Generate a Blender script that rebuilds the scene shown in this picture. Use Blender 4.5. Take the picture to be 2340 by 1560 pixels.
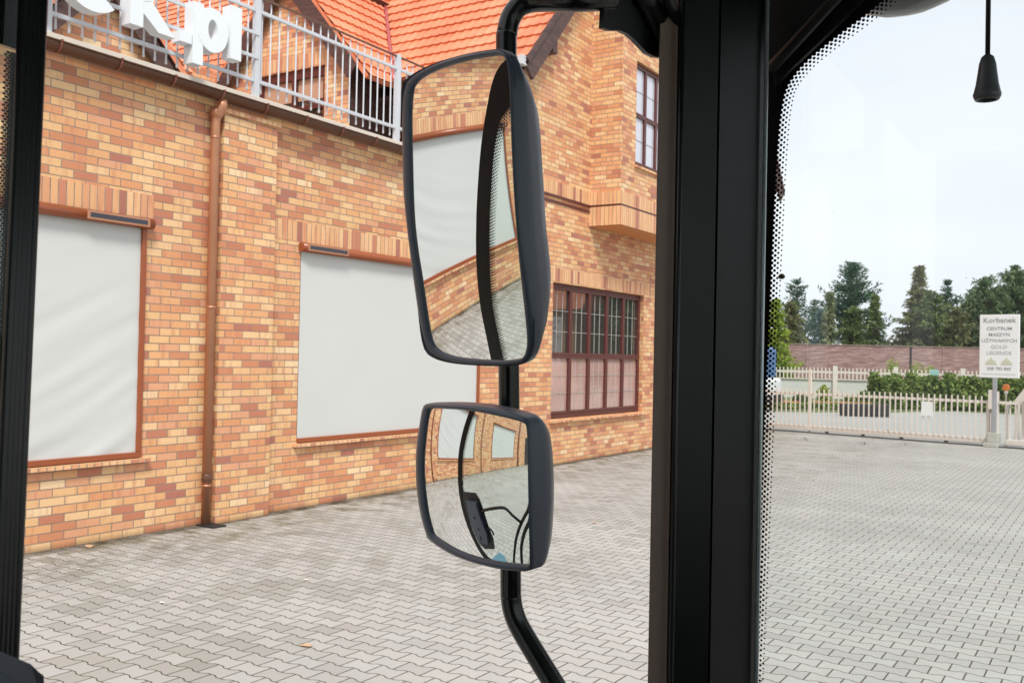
import bpy, math, random
from mathutils import Vector as V
from math import radians, sin, cos, pi, sqrt
random.seed(7)
S = bpy.context.scene
for o in list(bpy.data.objects): bpy.data.objects.remove(o)
# ------------------------------------------------------------------ camera
H = 1.9
TH, PITCH, ROLL = radians(32.4), radians(.869), radians(1.168)
FW = V((-sin(TH)*cos(PITCH), cos(TH)*cos(PITCH), sin(PITCH)))
_r0 = V((cos(TH), sin(TH), 0)); _u0 = _r0.cross(FW)
RT = cos(ROLL)*_r0 + sin(ROLL)*_u0
UP = -sin(ROLL)*_r0 + cos(ROLL)*_u0
EYE = V((0, 0, H))
cam = bpy.data.cameras.new('camera'); co = bpy.data.objects.new('camera', cam); S.collection.objects.link(co)
from mathutils import Matrix
M3 = Matrix((RT, UP, -FW)).transposed()
co.matrix_world = Matrix.Translation(EYE) @ M3.to_4x4()
cam.sensor_width = 36; cam.lens = 2200/2340*36; cam.clip_start = .02; cam.clip_end = 2000
cam.dof.use_dof = True; cam.dof.focus_distance = 1.75; cam.dof.aperture_fstop = 20
S.camera = co
S.render.resolution_x = 1024; S.render.resolution_y = 682
# ------------------------------------------------------------------ light
SUN_EL, SUN_AZ = radians(50), radians(138)     # azimuth from +Y towards +X
w = bpy.data.worlds.new('World'); S.world = w; w.use_nodes = True
nt = w.node_tree; nt.nodes.clear()
def N(nt, t, **k):
    n = nt.nodes.new(t)
    for a, b in k.items():
        if a.startswith('i_'):
            key = a[2:]
            key = int(key) if key.isdigit() else key.replace('_', ' ')
            n.inputs[key].default_value = b
        else: setattr(n, a, b)
    return n
sky = N(nt, 'ShaderNodeTexSky', sky_type='NISHITA', sun_disc=False, sun_elevation=SUN_EL, sun_rotation=SUN_AZ, air_density=1.0, dust_density=4.0, ozone_density=1.0)
tc = N(nt, 'ShaderNodeTexCoord'); mp = N(nt, 'ShaderNodeMapping'); mp.inputs['Scale'].default_value = (1.2, 1.2, 4)
ns = N(nt, 'ShaderNodeTexNoise', i_Scale=1.6, i_Detail=5.0, i_Roughness=.5)
rp = N(nt, 'ShaderNodeValToRGB'); rp.color_ramp.elements[0].position = .3; rp.color_ramp.elements[0].color = (7.0, 7.25, 7.8, 1)
rp.color_ramp.elements[1].position = .72; rp.color_ramp.elements[1].color = (8.0, 8.1, 8.35, 1)
mx = N(nt, 'ShaderNodeMix', data_type='RGBA'); mx.inputs[0].default_value = .93
bg = N(nt, 'ShaderNodeBackground', i_Strength=.1); ow = N(nt, 'ShaderNodeOutputWorld')
L = nt.links.new
L(tc.outputs['Generated'], mp.inputs[0]); L(mp.outputs[0], ns.inputs['Vector']); L(ns.outputs[0], rp.inputs[0])
L(sky.outputs[0], mx.inputs[6]); L(rp.outputs[0], mx.inputs[7]); L(mx.outputs[2], bg.inputs[0]); L(bg.outputs[0], ow.inputs[0])
sl = bpy.data.lights.new('sun', 'SUN'); sl.energy = 2.4; sl.angle = radians(14); sl.color = (1, .96, .9)
so = bpy.data.objects.new('sun', sl); S.collection.objects.link(so)
sd = V((sin(SUN_AZ)*cos(SUN_EL), cos(SUN_AZ)*cos(SUN_EL), sin(SUN_EL)))
so.rotation_euler = sd.to_track_quat('Z', 'Y').to_euler(); so.location = (0, 0, 30)
S.view_settings.view_transform = 'Standard'; S.view_settings.look = 'None'; S.view_settings.gamma = 1
S.view_settings.exposure = .5
# ------------------------------------------------------------------ measuring helpers (photo pixel -> point on a real plane)
def ray(x, y):
    return (FW + RT*((x-1170)/2200) - UP*((y-780)/2200)).normalized()
def onX(x, y, X): d = ray(x, y); return EYE + d*(X/d.x)
def onY(x, y, Y): d = ray(x, y); return EYE + d*(Y/d.y)
def onZ(x, y, Z=0): d = ray(x, y); return EYE + d*((Z-H)/d.z)
def atD(x, y, D): d = ray(x, y); return EYE + d*(D/d.dot(FW))
# ------------------------------------------------------------------ objects
COL = S.collection
def tag(o, label=None, cat=None, group=None, kind=None):
    if label: o['label'] = label
    if cat: o['category'] = cat
    if group: o['group'] = group
    if kind: o['kind'] = kind
    return o
def thing(name, label, cat, loc=(0, 0, 0), rz=0, group=None):
    o = bpy.data.objects.new(name, None); o.location = loc; o.rotation_euler = (0, 0, rz); o.empty_display_size = .1
    COL.objects.link(o); return tag(o, label, cat, group)
def lin(r, g, b):
    f = lambda c: (c/255/12.92) if c/255 <= .04045 else ((c/255+.055)/1.055)**2.4
    return (f(r), f(g), f(b), 1)
class MB:
    def __init__(s): s.v = []; s.f = []; s.sm = []; s.mi = []
    def add(s, vs, fs, smooth=False, mi=0):
        b = len(s.v); s.v += [tuple(p) for p in vs]
        for f in fs: s.f.append([i+b for i in f]); s.sm.append(smooth); s.mi.append(mi)
        return s
    def box(s, x0, x1, y0, y1, z0, z1, mi=0):
        x0, x1 = sorted((x0, x1)); y0, y1 = sorted((y0, y1)); z0, z1 = sorted((z0, z1))
        vs = [(x, y, z) for z in (z0, z1) for y in (y0, y1) for x in (x0, x1)]
        return s.add(vs, [(0,2,3,1),(4,5,7,6),(0,1,5,4),(2,6,7,3),(0,4,6,2),(1,3,7,5)], mi=mi)
    def obox(s, c, ax, ay, az, mi=0):
        c, ax, ay, az = V(c), V(ax), V(ay), V(az)
        vs = [c+ax*i+ay*j+az*k for k in (-1, 1) for j in (-1, 1) for i in (-1, 1)]
        return s.add(vs, [(0,2,3,1),(4,5,7,6),(0,1,5,4),(2,6,7,3),(0,4,6,2),(1,3,7,5)], mi=mi)
    def prism(s, poly, ext, mi=0, smooth=False):
        n = len(poly); ext = V(ext); a = [V(p) for p in poly]; b = [p+ext for p in a]
        s.add(a+b, [list(range(n))[::-1], [i+n for i in range(n)]], mi=mi)
        return s.add(a+b, [(i, (i+1) % n, (i+1) % n+n, i+n) for i in range(n)], smooth=smooth, mi=mi)
    def tube(s, pts, r, n=12, cap=True, mi=0):
        pts = [V(p) for p in pts]; rs = r if isinstance(r, (list, tuple)) else [r]*len(pts); rings = []
        t0 = (pts[1]-pts[0]).normalized(); up = V((0, 0, 1)) if abs(t0.z) < .9 else V((1, 0, 0)); a = t0.cross(up).normalized()
        for i, p in enumerate(pts):
            t = (pts[min(i+1, len(pts)-1)]-pts[max(i-1, 0)]).normalized()
            a = (a - t*a.dot(t)).normalized(); b = t.cross(a)
            rings.append([p+(a*cos(2*pi*k/n)+b*sin(2*pi*k/n))*rs[i] for k in range(n)])
        s.loft(rings, closed=True, mi=mi)
        if cap: s.add(rings[0], [list(range(n))[::-1]], mi=mi); s.add(rings[-1], [list(range(n))], mi=mi)
        return s
    def loft(s, rings, closed=True, smooth=True, mi=0):
        n = len(rings[0]); vs = [p for r in rings for p in r]; fs = []
        for i in range(len(rings)-1):
            for k in range(n if closed else n-1):
                k2 = (k+1) % n; fs.append((i*n+k, i*n+k2, (i+1)*n+k2, (i+1)*n+k))
        return s.add(vs, fs, smooth, mi)
    def lathe(s, prof, c=(0, 0, 0), n=24, mi=0):
        c = V(c); return s.loft([[c+V((r*cos(2*pi*k/n), r*sin(2*pi*k/n), z)) for k in range(n)] for r, z in prof], mi=mi)
    def build(s, name, mat, parent=None, bevel=0, seg=2, label=None, recalc=True):
        me = bpy.data.meshes.new(name); me.from_pydata(s.v, [], s.f)
        for m in (mat if isinstance(mat, (list, tuple)) else [mat]): me.materials.append(m)
        me.polygons.foreach_set('use_smooth', s.sm); me.polygons.foreach_set('material_index', s.mi)
        if recalc:
            import bmesh
            bm = bmesh.new(); bm.from_mesh(me)
            if any(s.sm): bmesh.ops.remove_doubles(bm, verts=bm.verts, dist=1e-6)
            bmesh.ops.recalc_face_normals(bm, faces=bm.faces); bm.to_mesh(me); bm.free()
        o = bpy.data.objects.new(name, me); COL.objects.link(o)
        if parent is not None: o.parent = parent; o.matrix_parent_inverse = Matrix.Translation(parent.matrix_local.translation).inverted() if False else Matrix.Identity(4)
        if parent is not None:
            # vertices are given in world space: bring them into the parent's space
            mw = world(parent).inverted(); me.transform(mw)
        if bevel:
            b = o.modifiers.new('bevel', 'BEVEL'); b.width = bevel; b.segments = seg; b.limit_method = 'ANGLE'; b.angle_limit = radians(35)
            b.harden_normals = False
        if label: o['label'] = label
        return o
def world(o):
    m = Matrix.LocRotScale(o.location, o.rotation_euler, o.scale)
    return world(o.parent) @ m if o.parent else m
def clone(o, parent=None, loc=None, label=None):
    c = o.copy(); COL.objects.link(c); c.parent = parent
    if loc is not None: c.location = loc
    if label: c['label'] = label
    for ch in list(o.children): clone(ch, c)
    return c
# ------------------------------------------------------------------ materials
MATS = {}
def newmat(name):
    m = bpy.data.materials.new(name); m.use_nodes = True; t = m.node_tree; t.nodes.clear()
    out = N(t, 'ShaderNodeOutputMaterial'); b = N(t, 'ShaderNodeBsdfPrincipled'); t.links.new(b.outputs[0], out.inputs[0])
    MATS[name] = m; return m, t, b, out
def math_(t, op, a, b=None, c=None, clamp=False):
    n = N(t, 'ShaderNodeMath', operation=op, use_clamp=clamp)
    for i, x in enumerate((a, b, c)):
        if x is None: continue
        if isinstance(x, (int, float)): n.inputs[i].default_value = x
        else: t.links.new(x, n.inputs[i])
    return n.outputs[0]
def mixc(t, fac, a, b, mode='MIX'):
    n = N(t, 'ShaderNodeMix', data_type='RGBA', blend_type=mode)
    for i, x in ((0, fac), (6, a), (7, b)):
        if isinstance(x, (int, float)): n.inputs[i].default_value = x
        elif isinstance(x, tuple): n.inputs[i].default_value = x
        else: t.links.new(x, n.inputs[i])
    return n.outputs[2]
def ramp(t, fac, stops, interp='LINEAR'):
    r = N(t, 'ShaderNodeValToRGB'); cr = r.color_ramp; cr.interpolation = interp
    while len(cr.elements) < len(stops): cr.elements.new(.5)
    for e, (p, c) in zip(cr.elements, stops): e.position = p; e.color = c if len(c) == 4 else (*c, 1)
    t.links.new(fac, r.inputs[0]); return r.outputs[0]
def noise(t, vec, scale, detail=3, rough=.5, out=0):
    n = N(t, 'ShaderNodeTexNoise', i_Scale=scale, i_Detail=float(detail), i_Roughness=rough)
    if vec is not None: t.links.new(vec, n.inputs['Vector'])
    return n.outputs[out]
def comb(t, x, y, z=0.0):
    n = N(t, 'ShaderNodeCombineXYZ')
    for i, a in enumerate((x, y, z)):
        if isinstance(a, (int, float)): n.inputs[i].default_value = a
        else: t.links.new(a, n.inputs[i])
    return n.outputs[0]
def bump(t, b, h, dist=.003, strength=.6):
    n = N(t, 'ShaderNodeBump', i_Strength=strength, i_Distance=dist); t.links.new(h, n.inputs['Height']); t.links.new(n.outputs[0], b.inputs['Normal'])
def simple(name, col, rough=.5, metal=0, var=.08, scale=6, spec=.5, bumpd=0, coat=0, bscale=None):
    m, t, b, out = newmat(name)
    g = N(t, 'ShaderNodeNewGeometry'); n1 = noise(t, g.outputs['Position'], scale, 4)
    k = math_(t, 'MULTIPLY_ADD', n1, 2*var, 1-var)
    c = mixc(t, 1.0, col, comb(t, k, k, k), 'MULTIPLY'); t.links.new(c, b.inputs['Base Color'])
    b.inputs['Roughness'].default_value = rough; b.inputs['Metallic'].default_value = metal
    b.inputs['Specular IOR Level'].default_value = spec
    if coat: b.inputs['Coat Weight'].default_value = coat
    if bumpd: bump(t, b, noise(t, g.outputs['Position'], bscale or scale*20, 3), bumpd)
    r = math_(t, 'MULTIPLY_ADD', n1, .2, rough-.1, clamp=True); t.links.new(r, b.inputs['Roughness'])
    return m
CRSH = .0815; BW = .254
def brickmat(name, soldier=False, tint=(1, 1, 1, 1), bw=BW, rh=CRSH):
    m, t, b, out = newmat(name)
    g = N(t, 'ShaderNodeNewGeometry'); sp = N(t, 'ShaderNodeSeparateXYZ'); t.links.new(g.outputs['Position'], sp.inputs[0])
    sn = N(t, 'ShaderNodeSeparateXYZ'); t.links.new(g.outputs['True Normal'], sn.inputs[0])
    st = math_(t, 'GREATER_THAN', math_(t, 'ABSOLUTE', sn.outputs[0]), .6)
    u = math_(t, 'MULTIPLY_ADD', math_(t, 'SUBTRACT', sp.outputs[1], sp.outputs[0]), st, sp.outputs[0])
    u = math_(t, 'ADD', u, 40.0)
    z = sp.outputs[2]
    vec = comb(t, u, math_(t, 'ADD', z, 40*CRSH))
    bt = N(t, 'ShaderNodeTexBrick'); bt.offset = 0 if soldier else .5
    bt.inputs['Color1'].default_value = (0, 0, 0, 1); bt.inputs['Color2'].default_value = (1, 1, 1, 1); bt.inputs['Mortar'].default_value = (.5, .5, .5, 1)
    bt.inputs['Scale'].default_value = 1; bt.inputs['Mortar Size'].default_value = .0056; bt.inputs['Mortar Smooth'].default_value = .25
    bt.inputs['Brick Width'].default_value = .0815 if soldier else bw; bt.inputs['Row Height'].default_value = 5.0 if soldier else rh
    t.links.new(vec, bt.inputs['Vector'])
    c = ramp(t, bt.outputs['Color'], [(0, lin(222,178,128)), (.20, lin(226,187,140)), (.36, lin(218,164,116)), (.50, lin(212,150,106)), (.64, lin(214,157,120)), (.77, lin(198,134,98)), (.88, lin(186,122,94)), (.94, lin(172,112,94)), (.965, lin(230,200,158))] if not soldier else
             [(0, lin(224,178,132)), (.3, lin(218,168,122)), (.55, lin(212,154,114)), (.74, lin(194,130,102)), (.82, lin(226,184,140)), (.95, lin(168,110,92))], 'CONSTANT')
    rv = math_(t, 'MULTIPLY', bt.outputs['Color'], 57.0)
    streak = noise(t, comb(t, math_(t, 'MULTIPLY', u, 14.0), math_(t, 'MULTIPLY', z, 2.2), rv), 1.0, 2)
    c = mixc(t, math_(t, 'MULTIPLY', math_(t, 'SUBTRACT', streak, .52, clamp=True), 2.6, clamp=True), c, lin(190,120,92))
    fine = noise(t, g.outputs['Position'], 60, 4, .6); k = math_(t, 'MULTIPLY_ADD', fine, .3, .85)
    c = mixc(t, 1.0, c, comb(t, k, k, k), 'MULTIPLY')
    big = noise(t, g.outputs['Position'], .7, 3); k2 = math_(t, 'MULTIPLY_ADD', big, .25, .88)
    c = mixc(t, 1.0, c, comb(t, k2, k2, k2), 'MULTIPLY')
    mort = mixc(t, noise(t, g.outputs['Position'], 3.5, 4, .65), lin(112,90,76), lin(176,158,142))
    c = mixc(t, bt.outputs['Fac'], c, mort)
    c = mixc(t, 1.0, c, tint, 'MULTIPLY')
    # lime bloom: a few pale patches
    pm = math_(t, 'MULTIPLY', math_(t, 'SUBTRACT', noise(t, g.outputs['Position'], 1.1, 6, .7), .66, clamp=True), 6.0, clamp=True)
    c = mixc(t, math_(t, 'MULTIPLY', pm, .55), c, lin(226,214,200))
    # splash dirt of the first course
    dz = math_(t, 'MULTIPLY', math_(t, 'SUBTRACT', .09, math_(t, 'MULTIPLY_ADD', big, .06, z), clamp=True), 12.0, clamp=True)
    c = mixc(t, math_(t, 'MULTIPLY', dz, .8), c, lin(84,72,54))
    t.links.new(c, b.inputs['Base Color']); b.inputs['Roughness'].default_value = .62
    b.inputs['Specular IOR Level'].default_value = .4
    hh = math_(t, 'MULTIPLY_ADD', fine, .15, math_(t, 'SUBTRACT', 1.0, bt.outputs['Fac']))
    bump(t, b, hh, .006, .8)
    return m
BRICKU = brickmat('upper_brick', tint=(1.06, 1.07, 1.12, 1)); BRICK = brickmat('brick'); SOLD = brickmat('soldier_brick', True)
def pavermat():
    m, t, b, out = newmat('pavers')
    g = N(t, 'ShaderNodeNewGeometry'); sp = N(t, 'ShaderNodeSeparateXYZ'); t.links.new(g.outputs['Position'], sp.inputs[0])
    PL, PW, A = .200, .143, .0105
    s = math_(t, 'ADD', sp.outputs[0], 80.0); tt = math_(t, 'ADD', sp.outputs[1], 85.8)
    # trapezoid wave, +1 at s = n*PL, -1 at half
    ph = math_(t, 'ABSOLUTE', math_(t, 'SUBTRACT', math_(t, 'FRACT', math_(t, 'DIVIDE', s, PL)), .5))      # .5 at n*PL, 0 at half
    wv = math_(t, 'MULTIPLY', math_(t, 'SUBTRACT', ph, .25), 11.0)
    wv = math_(t, 'MAXIMUM', math_(t, 'MINIMUM', wv, 1.0), -1.0)
    q = math_(t, 'DIVIDE', tt, PW); k = math_(t, 'ROUND', q)
    par = math_(t, 'SUBTRACT', 1.0, math_(t, 'MULTIPLY', math_(t, 'FLOORED_MODULO', k, 2.0), 2.0))    # +1 even, -1 odd
    line = math_(t, 'MULTIPLY_ADD', math_(t, 'MULTIPLY', par, wv), A, math_(t, 'MULTIPLY', k, PW))
    dl = math_(t, 'SUBTRACT', tt, line); above = math_(t, 'GREATER_THAN', dl, 0.0)
    row = math_(t, 'ADD', k, math_(t, 'SUBTRACT', above, 1.0))
    # row r lies between line r and r+1 ; its cross joints sit where its lines bulge outward
    ro = math_(t, 'MULTIPLY', math_(t, 'FLOORED_MODULO', row, 2.0), .5)
    sx = math_(t, 'ADD', math_(t, 'DIVIDE', s, PL), math_(t, 'ADD', ro, .5))
    cell = math_(t, 'FLOOR', sx); fx = math_(t, 'SUBTRACT', math_(t, 'FRACT', sx), .5)
    dx = math_(t, 'MULTIPLY', math_(t, 'SUBTRACT', .5, math_(t, 'ABSOLUTE', fx)), PL)
    wig = math_(t, 'MULTIPLY', noise(t, g.outputs['Position'], 30, 2), .0022)
    d = math_(t, 'SUBTRACT', math_(t, 'MINIMUM', math_(t, 'ABSOLUTE', dl), dx), wig)
    jn = math_(t, 'SUBTRACT', 1.0, math_(t, 'DIVIDE', math_(t, 'SUBTRACT', d, .0018), .0028), clamp=True)
    wn = N(t, 'ShaderNodeTexWhiteNoise', noise_dimensions='2D'); t.links.new(comb(t, cell, row), wn.inputs[0])
    c = ramp(t, wn.outputs[0], [(0, lin(160,157,152)), (.3, lin(166,164,159)), (.6, lin(170,166,160)), (.8, lin(165,164,159)), (.96, lin(172,171,166)), (1, lin(154,151,146))])
    fine = noise(t, g.outputs['Position'], 220, 3, .7); kf = math_(t, 'MULTIPLY_ADD', fine, .34, .83)
    c = mixc(t, 1.0, c, comb(t, kf, kf, kf), 'MULTIPLY')
    mid = noise(t, g.outputs['Position'], .55, 4, .6); km = math_(t, 'MULTIPLY_ADD', mid, .3, .86)
    c = mixc(t, 1.0, c, comb(t, km, km, math_(t, 'MULTIPLY', km, 1.01)), 'MULTIPLY')
    near = math_(t, 'MULTIPLY', math_(t, 'SUBTRACT', -5.6, sp.outputs[0], clamp=True), .8, clamp=True)       # towards the building
    near2 = math_(t, 'MULTIPLY', math_(t, 'SUBTRACT', -3.5, sp.outputs[0], clamp=True), .9, clamp=True)
    # damp, darker stones scattered along the wall
    dn = noise(t, comb(t, math_(t, 'MULTIPLY', cell, .2), math_(t, 'MULTIPLY', row, .143)), 1.1, 3, .6)
    dk = math_(t, 'GREATER_THAN', math_(t, 'MULTIPLY_ADD', wn.outputs[0], .32, math_(t, 'MULTIPLY', dn, 1.0)), .74)
    c = mixc(t, math_(t, 'MULTIPLY', math_(t, 'MULTIPLY', dk, near2), .45), c, lin(128,122,112))
    # pale lichen and moss film close to the wall
    ms = math_(t, 'MULTIPLY', math_(t, 'SUBTRACT', noise(t, g.outputs['Position'], 3.2, 6, .75), .46, clamp=True), 6.0, clamp=True)
    edge = math_(t, 'MULTIPLY', math_(t, 'SUBTRACT', -6.9, sp.outputs[0], clamp=True), 1.0, clamp=True)
    c = mixc(t, math_(t, 'MULTIPLY', math_(t, 'MULTIPLY', ms, edge), .85), c, lin(98,92,66))
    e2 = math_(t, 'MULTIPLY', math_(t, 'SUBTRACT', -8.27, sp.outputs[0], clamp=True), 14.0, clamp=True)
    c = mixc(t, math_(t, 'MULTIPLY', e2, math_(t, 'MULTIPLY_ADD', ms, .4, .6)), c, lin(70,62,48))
    # tyre-dark bands across the yard
    wvb = N(t, 'ShaderNodeTexNoise', i_Scale=1.0, i_Detail=3.0); t.links.new(comb(t, math_(t, 'MULTIPLY', sp.outputs[0], .10), math_(t, 'MULTIPLY', sp.outputs[1], .75)), wvb.inputs['Vector'])
    kb = math_(t, 'MULTIPLY_ADD', wvb.outputs[0], .36, .82)
    c = mixc(t, 1.0, c, comb(t, kb, kb, kb), 'MULTIPLY')
    jc = mixc(t, math_(t, 'MULTIPLY', math_(t, 'SUBTRACT', noise(t, g.outputs['Position'], 1.7, 4, .7), .42, clamp=True), 5.0, clamp=True), lin(58,50,38), lin(80,74,30))
    jc = mixc(t, near2, lin(72,66,54), jc)
    c = mixc(t, math_(t, 'MULTIPLY', jn, .97), c, jc)
    t.links.new(c, b.inputs['Base Color']); b.inputs['Roughness'].default_value = .8; b.inputs['Specular IOR Level'].default_value = .3
    hgt = math_(t, 'MULTIPLY_ADD', fine, .12, math_(t, 'SUBTRACT', 1.0, jn)); bump(t, b, hgt, .006, .7)
    return m
PAVER = pavermat()
def tilemat():
    m, t, b, out = newmat('roof_tiles')
    g = N(t, 'ShaderNodeNewGeometry')
    n1 = noise(t, g.outputs['Position'], 1.2, 5, .65); n2 = noise(t, g.outputs['Position'], 22, 3)
    c = ramp(t, n1, [(.3, lin(200,110,76)), (.5, lin(214,130,92)), (.7, lin(222,148,114))])
    k = math_(t, 'MULTIPLY_ADD', n2, .3, .85); c = mixc(t, 1.0, c, comb(t, k, k, k), 'MULTIPLY')
    t.links.new(c, b.inputs['Base Color']); b.inputs['Roughness'].default_value = .55
    return m
TILE = tilemat()
def woodmat():
    m, t, b, out = newmat('dark_wood')
    g = N(t, 'ShaderNodeNewGeometry'); mpn = N(t, 'ShaderNodeMapping'); mpn.inputs['Scale'].default_value = (3, 3, 30); mpn.inputs['Rotation'].default_value = (.8, 0, 0)
    t.links.new(g.outputs['Position'], mpn.inputs[0])
    c = ramp(t, noise(t, mpn.outputs[0], 1, 4), [(.3, lin(62,42,40)), (.7, lin(92,66,60))])
    t.links.new(c, b.inputs['Base Color']); b.inputs['Roughness'].default_value = .55
    return m
WOOD = woodmat()
BROWN = simple('window_brown', lin(88,42,38), .4, var=.1)
COPPERB = simple('brown_cassette', lin(148,78,44), .32, var=.06)
PIPE = simple('copper_pipe', lin(192,138,108), .4, metal=.6, var=.14, scale=3)
GUTTER = simple('brown_gutter', lin(104,72,56), .35, metal=.35, var=.16, scale=2.5)
GLBAR = simple('glazing_bar_grey', lin(176,170,166), .4)
BRKT = simple('gutter_bracket', lin(138,86,72), .4, metal=.3)
COPING = simple('pale_coping', lin(216,206,192), .5)
WHITEP = simple('grey_white_paint', lin(196,200,206), .4, var=.05)
GATEP = simple('cream_gate_paint', lin(214,206,198), .45, var=.06)
LETTER = simple('white_acrylic', lin(222,228,232), .3, var=.02)
BLACK = simple('black_cab_paint', lin(11,15,15), .36, spec=.3, var=.12, scale=5, bumpd=.0002, bscale=500)
BLACKM = simple('black_plastic', lin(18,20,22), .42, var=.2, scale=20, bumpd=.0005, bscale=900)
RUBBER = simple('black_rubber', lin(22,25,25), .38, var=.25, scale=10)
HOUS = simple('mirror_housing_plastic', lin(68,76,90), .32, var=.06, scale=24, bumpd=.0006, bscale=1100)
PAINTM = simple('semi_gloss_black_tube', lin(18,20,20), .22, var=.2, scale=10)
TAUPE = simple('reflected_brown_edge', lin(128,108,98), .55, var=.12, scale=2.0)  # reflected brown put into the base colour
INT = simple('cab_interior_dark', lin(18,20,20), .7, var=.15)
CONC = simple('concrete', lin(176,176,168), .8, var=.15, scale=9, bumpd=.002)
ASPH = simple('asphalt', lin(160,159,155), .85, var=.12, scale=.4, bumpd=.002, bscale=120)
GRASS = simple('grass_ground', lin(92,106,56), .9, var=.3, scale=1.5, bumpd=.02, bscale=30)
PINKV = simple('valley_metal', lin(176,84,82), .4, metal=.3, var=.15)
WHITE = simple('sign_white', lin(226,228,230), .45, var=.03)
CONCB = simple('low_wall_white', lin(196,196,192), .75, var=.08, scale=3)
ORANGE = simple('orange_lens', lin(232,130,36), .25, var=.05)
TEAL = simple('teal_sign', lin(150,196,190), .5)
STEEL = simple('sign_post_steel', lin(170,176,184), .35, metal=.4)
DARK = simple('dark_trough', lin(34,33,34), .7)
BLUEP = simple('blue_paint', lin(60,104,158), .35)
LEAFB = simple('dead_leaf', lin(196,160,126), .7, scale=60, var=.3)
PAPER = simple('white_scrap', lin(222,222,216), .7, scale=40)
BLUEC = simple('pale_blue_label', lin(140,200,222), .5)
SOLAR = simple('solar_strip', lin(56,56,66), .2, var=.2, scale=40)
SHADEB = simple('orange_soffit', lin(206,140,86), .6)
def inkmat(name, c): return simple(name, c, .5, var=.03)
INK = inkmat('sign_ink', lin(146,148,152)); INKG = inkmat('sign_ink_grey', lin(176,178,180)); INKY = inkmat('sign_ink_gold', lin(196,196,170))
def mirrormat():
    m, t, b, out = newmat('mirror_silver'); t.nodes.remove(b)
    gl = N(t, 'ShaderNodeBsdfGlossy', i_Roughness=0.0); gl.inputs[0].default_value = (.93, .95, .95, 1); t.links.new(gl.outputs[0], out.inputs[0])
    return m
MIRR = mirrormat()
def glassmat(name, tint=(.96, .98, .97, 1), spec=.9, dirt=0.0):
    m, t, b, out = newmat(name); t.nodes.remove(b)
    tr = N(t, 'ShaderNodeBsdfTransparent'); tr.inputs[0].default_value = tint
    gl = N(t, 'ShaderNodeBsdfGlossy', i_Roughness=0.0); fr = N(t, 'ShaderNodeFresnel', i_IOR=1.45)
    ms = N(t, 'ShaderNodeMixShader'); t.links.new(math_(t, 'MULTIPLY', fr.outputs[0], spec), ms.inputs[0])
    t.links.new(tr.outputs[0], ms.inputs[1]); t.links.new(gl.outputs[0], ms.inputs[2])
    if dirt:
        g = N(t, 'ShaderNodeNewGeometry'); df = N(t, 'ShaderNodeBsdfTranslucent'); df.inputs[0].default_value = (.9, .9, .9, 1)
        d = math_(t, 'MULTIPLY', noise(t, g.outputs['Position'], 3, 4, .7), dirt)
        m2 = N(t, 'ShaderNodeMixShader'); t.links.new(d, m2.inputs[0]); t.links.new(ms.outputs[0], m2.inputs[1]); t.links.new(df.outputs[0], m2.inputs[2])
        t.links.new(m2.outputs[0], out.inputs[0])
    else: t.links.new(ms.outputs[0], out.inputs[0])
    return m
WSCREEN = glassmat('windscreen_glass', (.96, .98, .98, 1), .55, .03)
DGLASS = glassmat('door_glass', (.93, .97, .95, 1), .7)
def winglass(name, col, rough=.03, spec=1.0):
    m, t, b, out = newmat(name)
    b.inputs['Base Color'].default_value = col; b.inputs['Roughness'].default_value = rough; b.inputs['Specular IOR Level'].default_value = spec
    b.inputs['Coat Weight'].default_value = .6; b.inputs['Coat Roughness'].default_value = .02
    return m
WGLASS = winglass('window_glass', lin(52,56,54)); WGLASS2 = winglass('window_glass_pale', lin(196,200,212), .05, .6)  # the second glass is a pale bluish white
FROST = simple('frosted_pane', lin(180,148,140), .12, var=.42, scale=1.6, coat=1)
def fabric():
    m, t, b, out = newmat('blind_fabric')
    g = N(t, 'ShaderNodeNewGeometry')
    wv = N(t, 'ShaderNodeTexNoise', i_Scale=400.0, i_Detail=1.0); t.links.new(g.outputs['Position'], wv.inputs['Vector'])
    k = math_(t, 'MULTIPLY_ADD', wv.outputs[0], .08, .96); k = math_(t, 'MULTIPLY', k, math_(t, 'MULTIPLY_ADD', noise(t, g.outputs['Position'], .8, 3), .08, .96))
    c = mixc(t, 1.0, lin(198,201,198), comb(t, k, k, k), 'MULTIPLY'); t.links.new(c, b.inputs['Base Color'])
    b.inputs['Roughness'].default_value = .75; b.inputs['Specular IOR Level'].default_value = .25
    return m
FABRIC = fabric()
def farwall():
    m, t, b, out = newmat('far_wall_blocks')
    g = N(t, 'ShaderNodeNewGeometry'); mpn = N(t, 'ShaderNodeMapping'); mpn.inputs['Scale'].default_value = (.6, .6, 5); t.links.new(g.outputs['Position'], mpn.inputs[0])
    c = ramp(t, noise(t, mpn.outputs[0], 2.2, 5, .7), [(.3, lin(112,82,82)), (.5, lin(146,114,112)), (.7, lin(184,160,154))])
    t.links.new(c, b.inputs['Base Color']); b.inputs['Roughness'].default_value = .8; return m
FARW = farwall()
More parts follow.
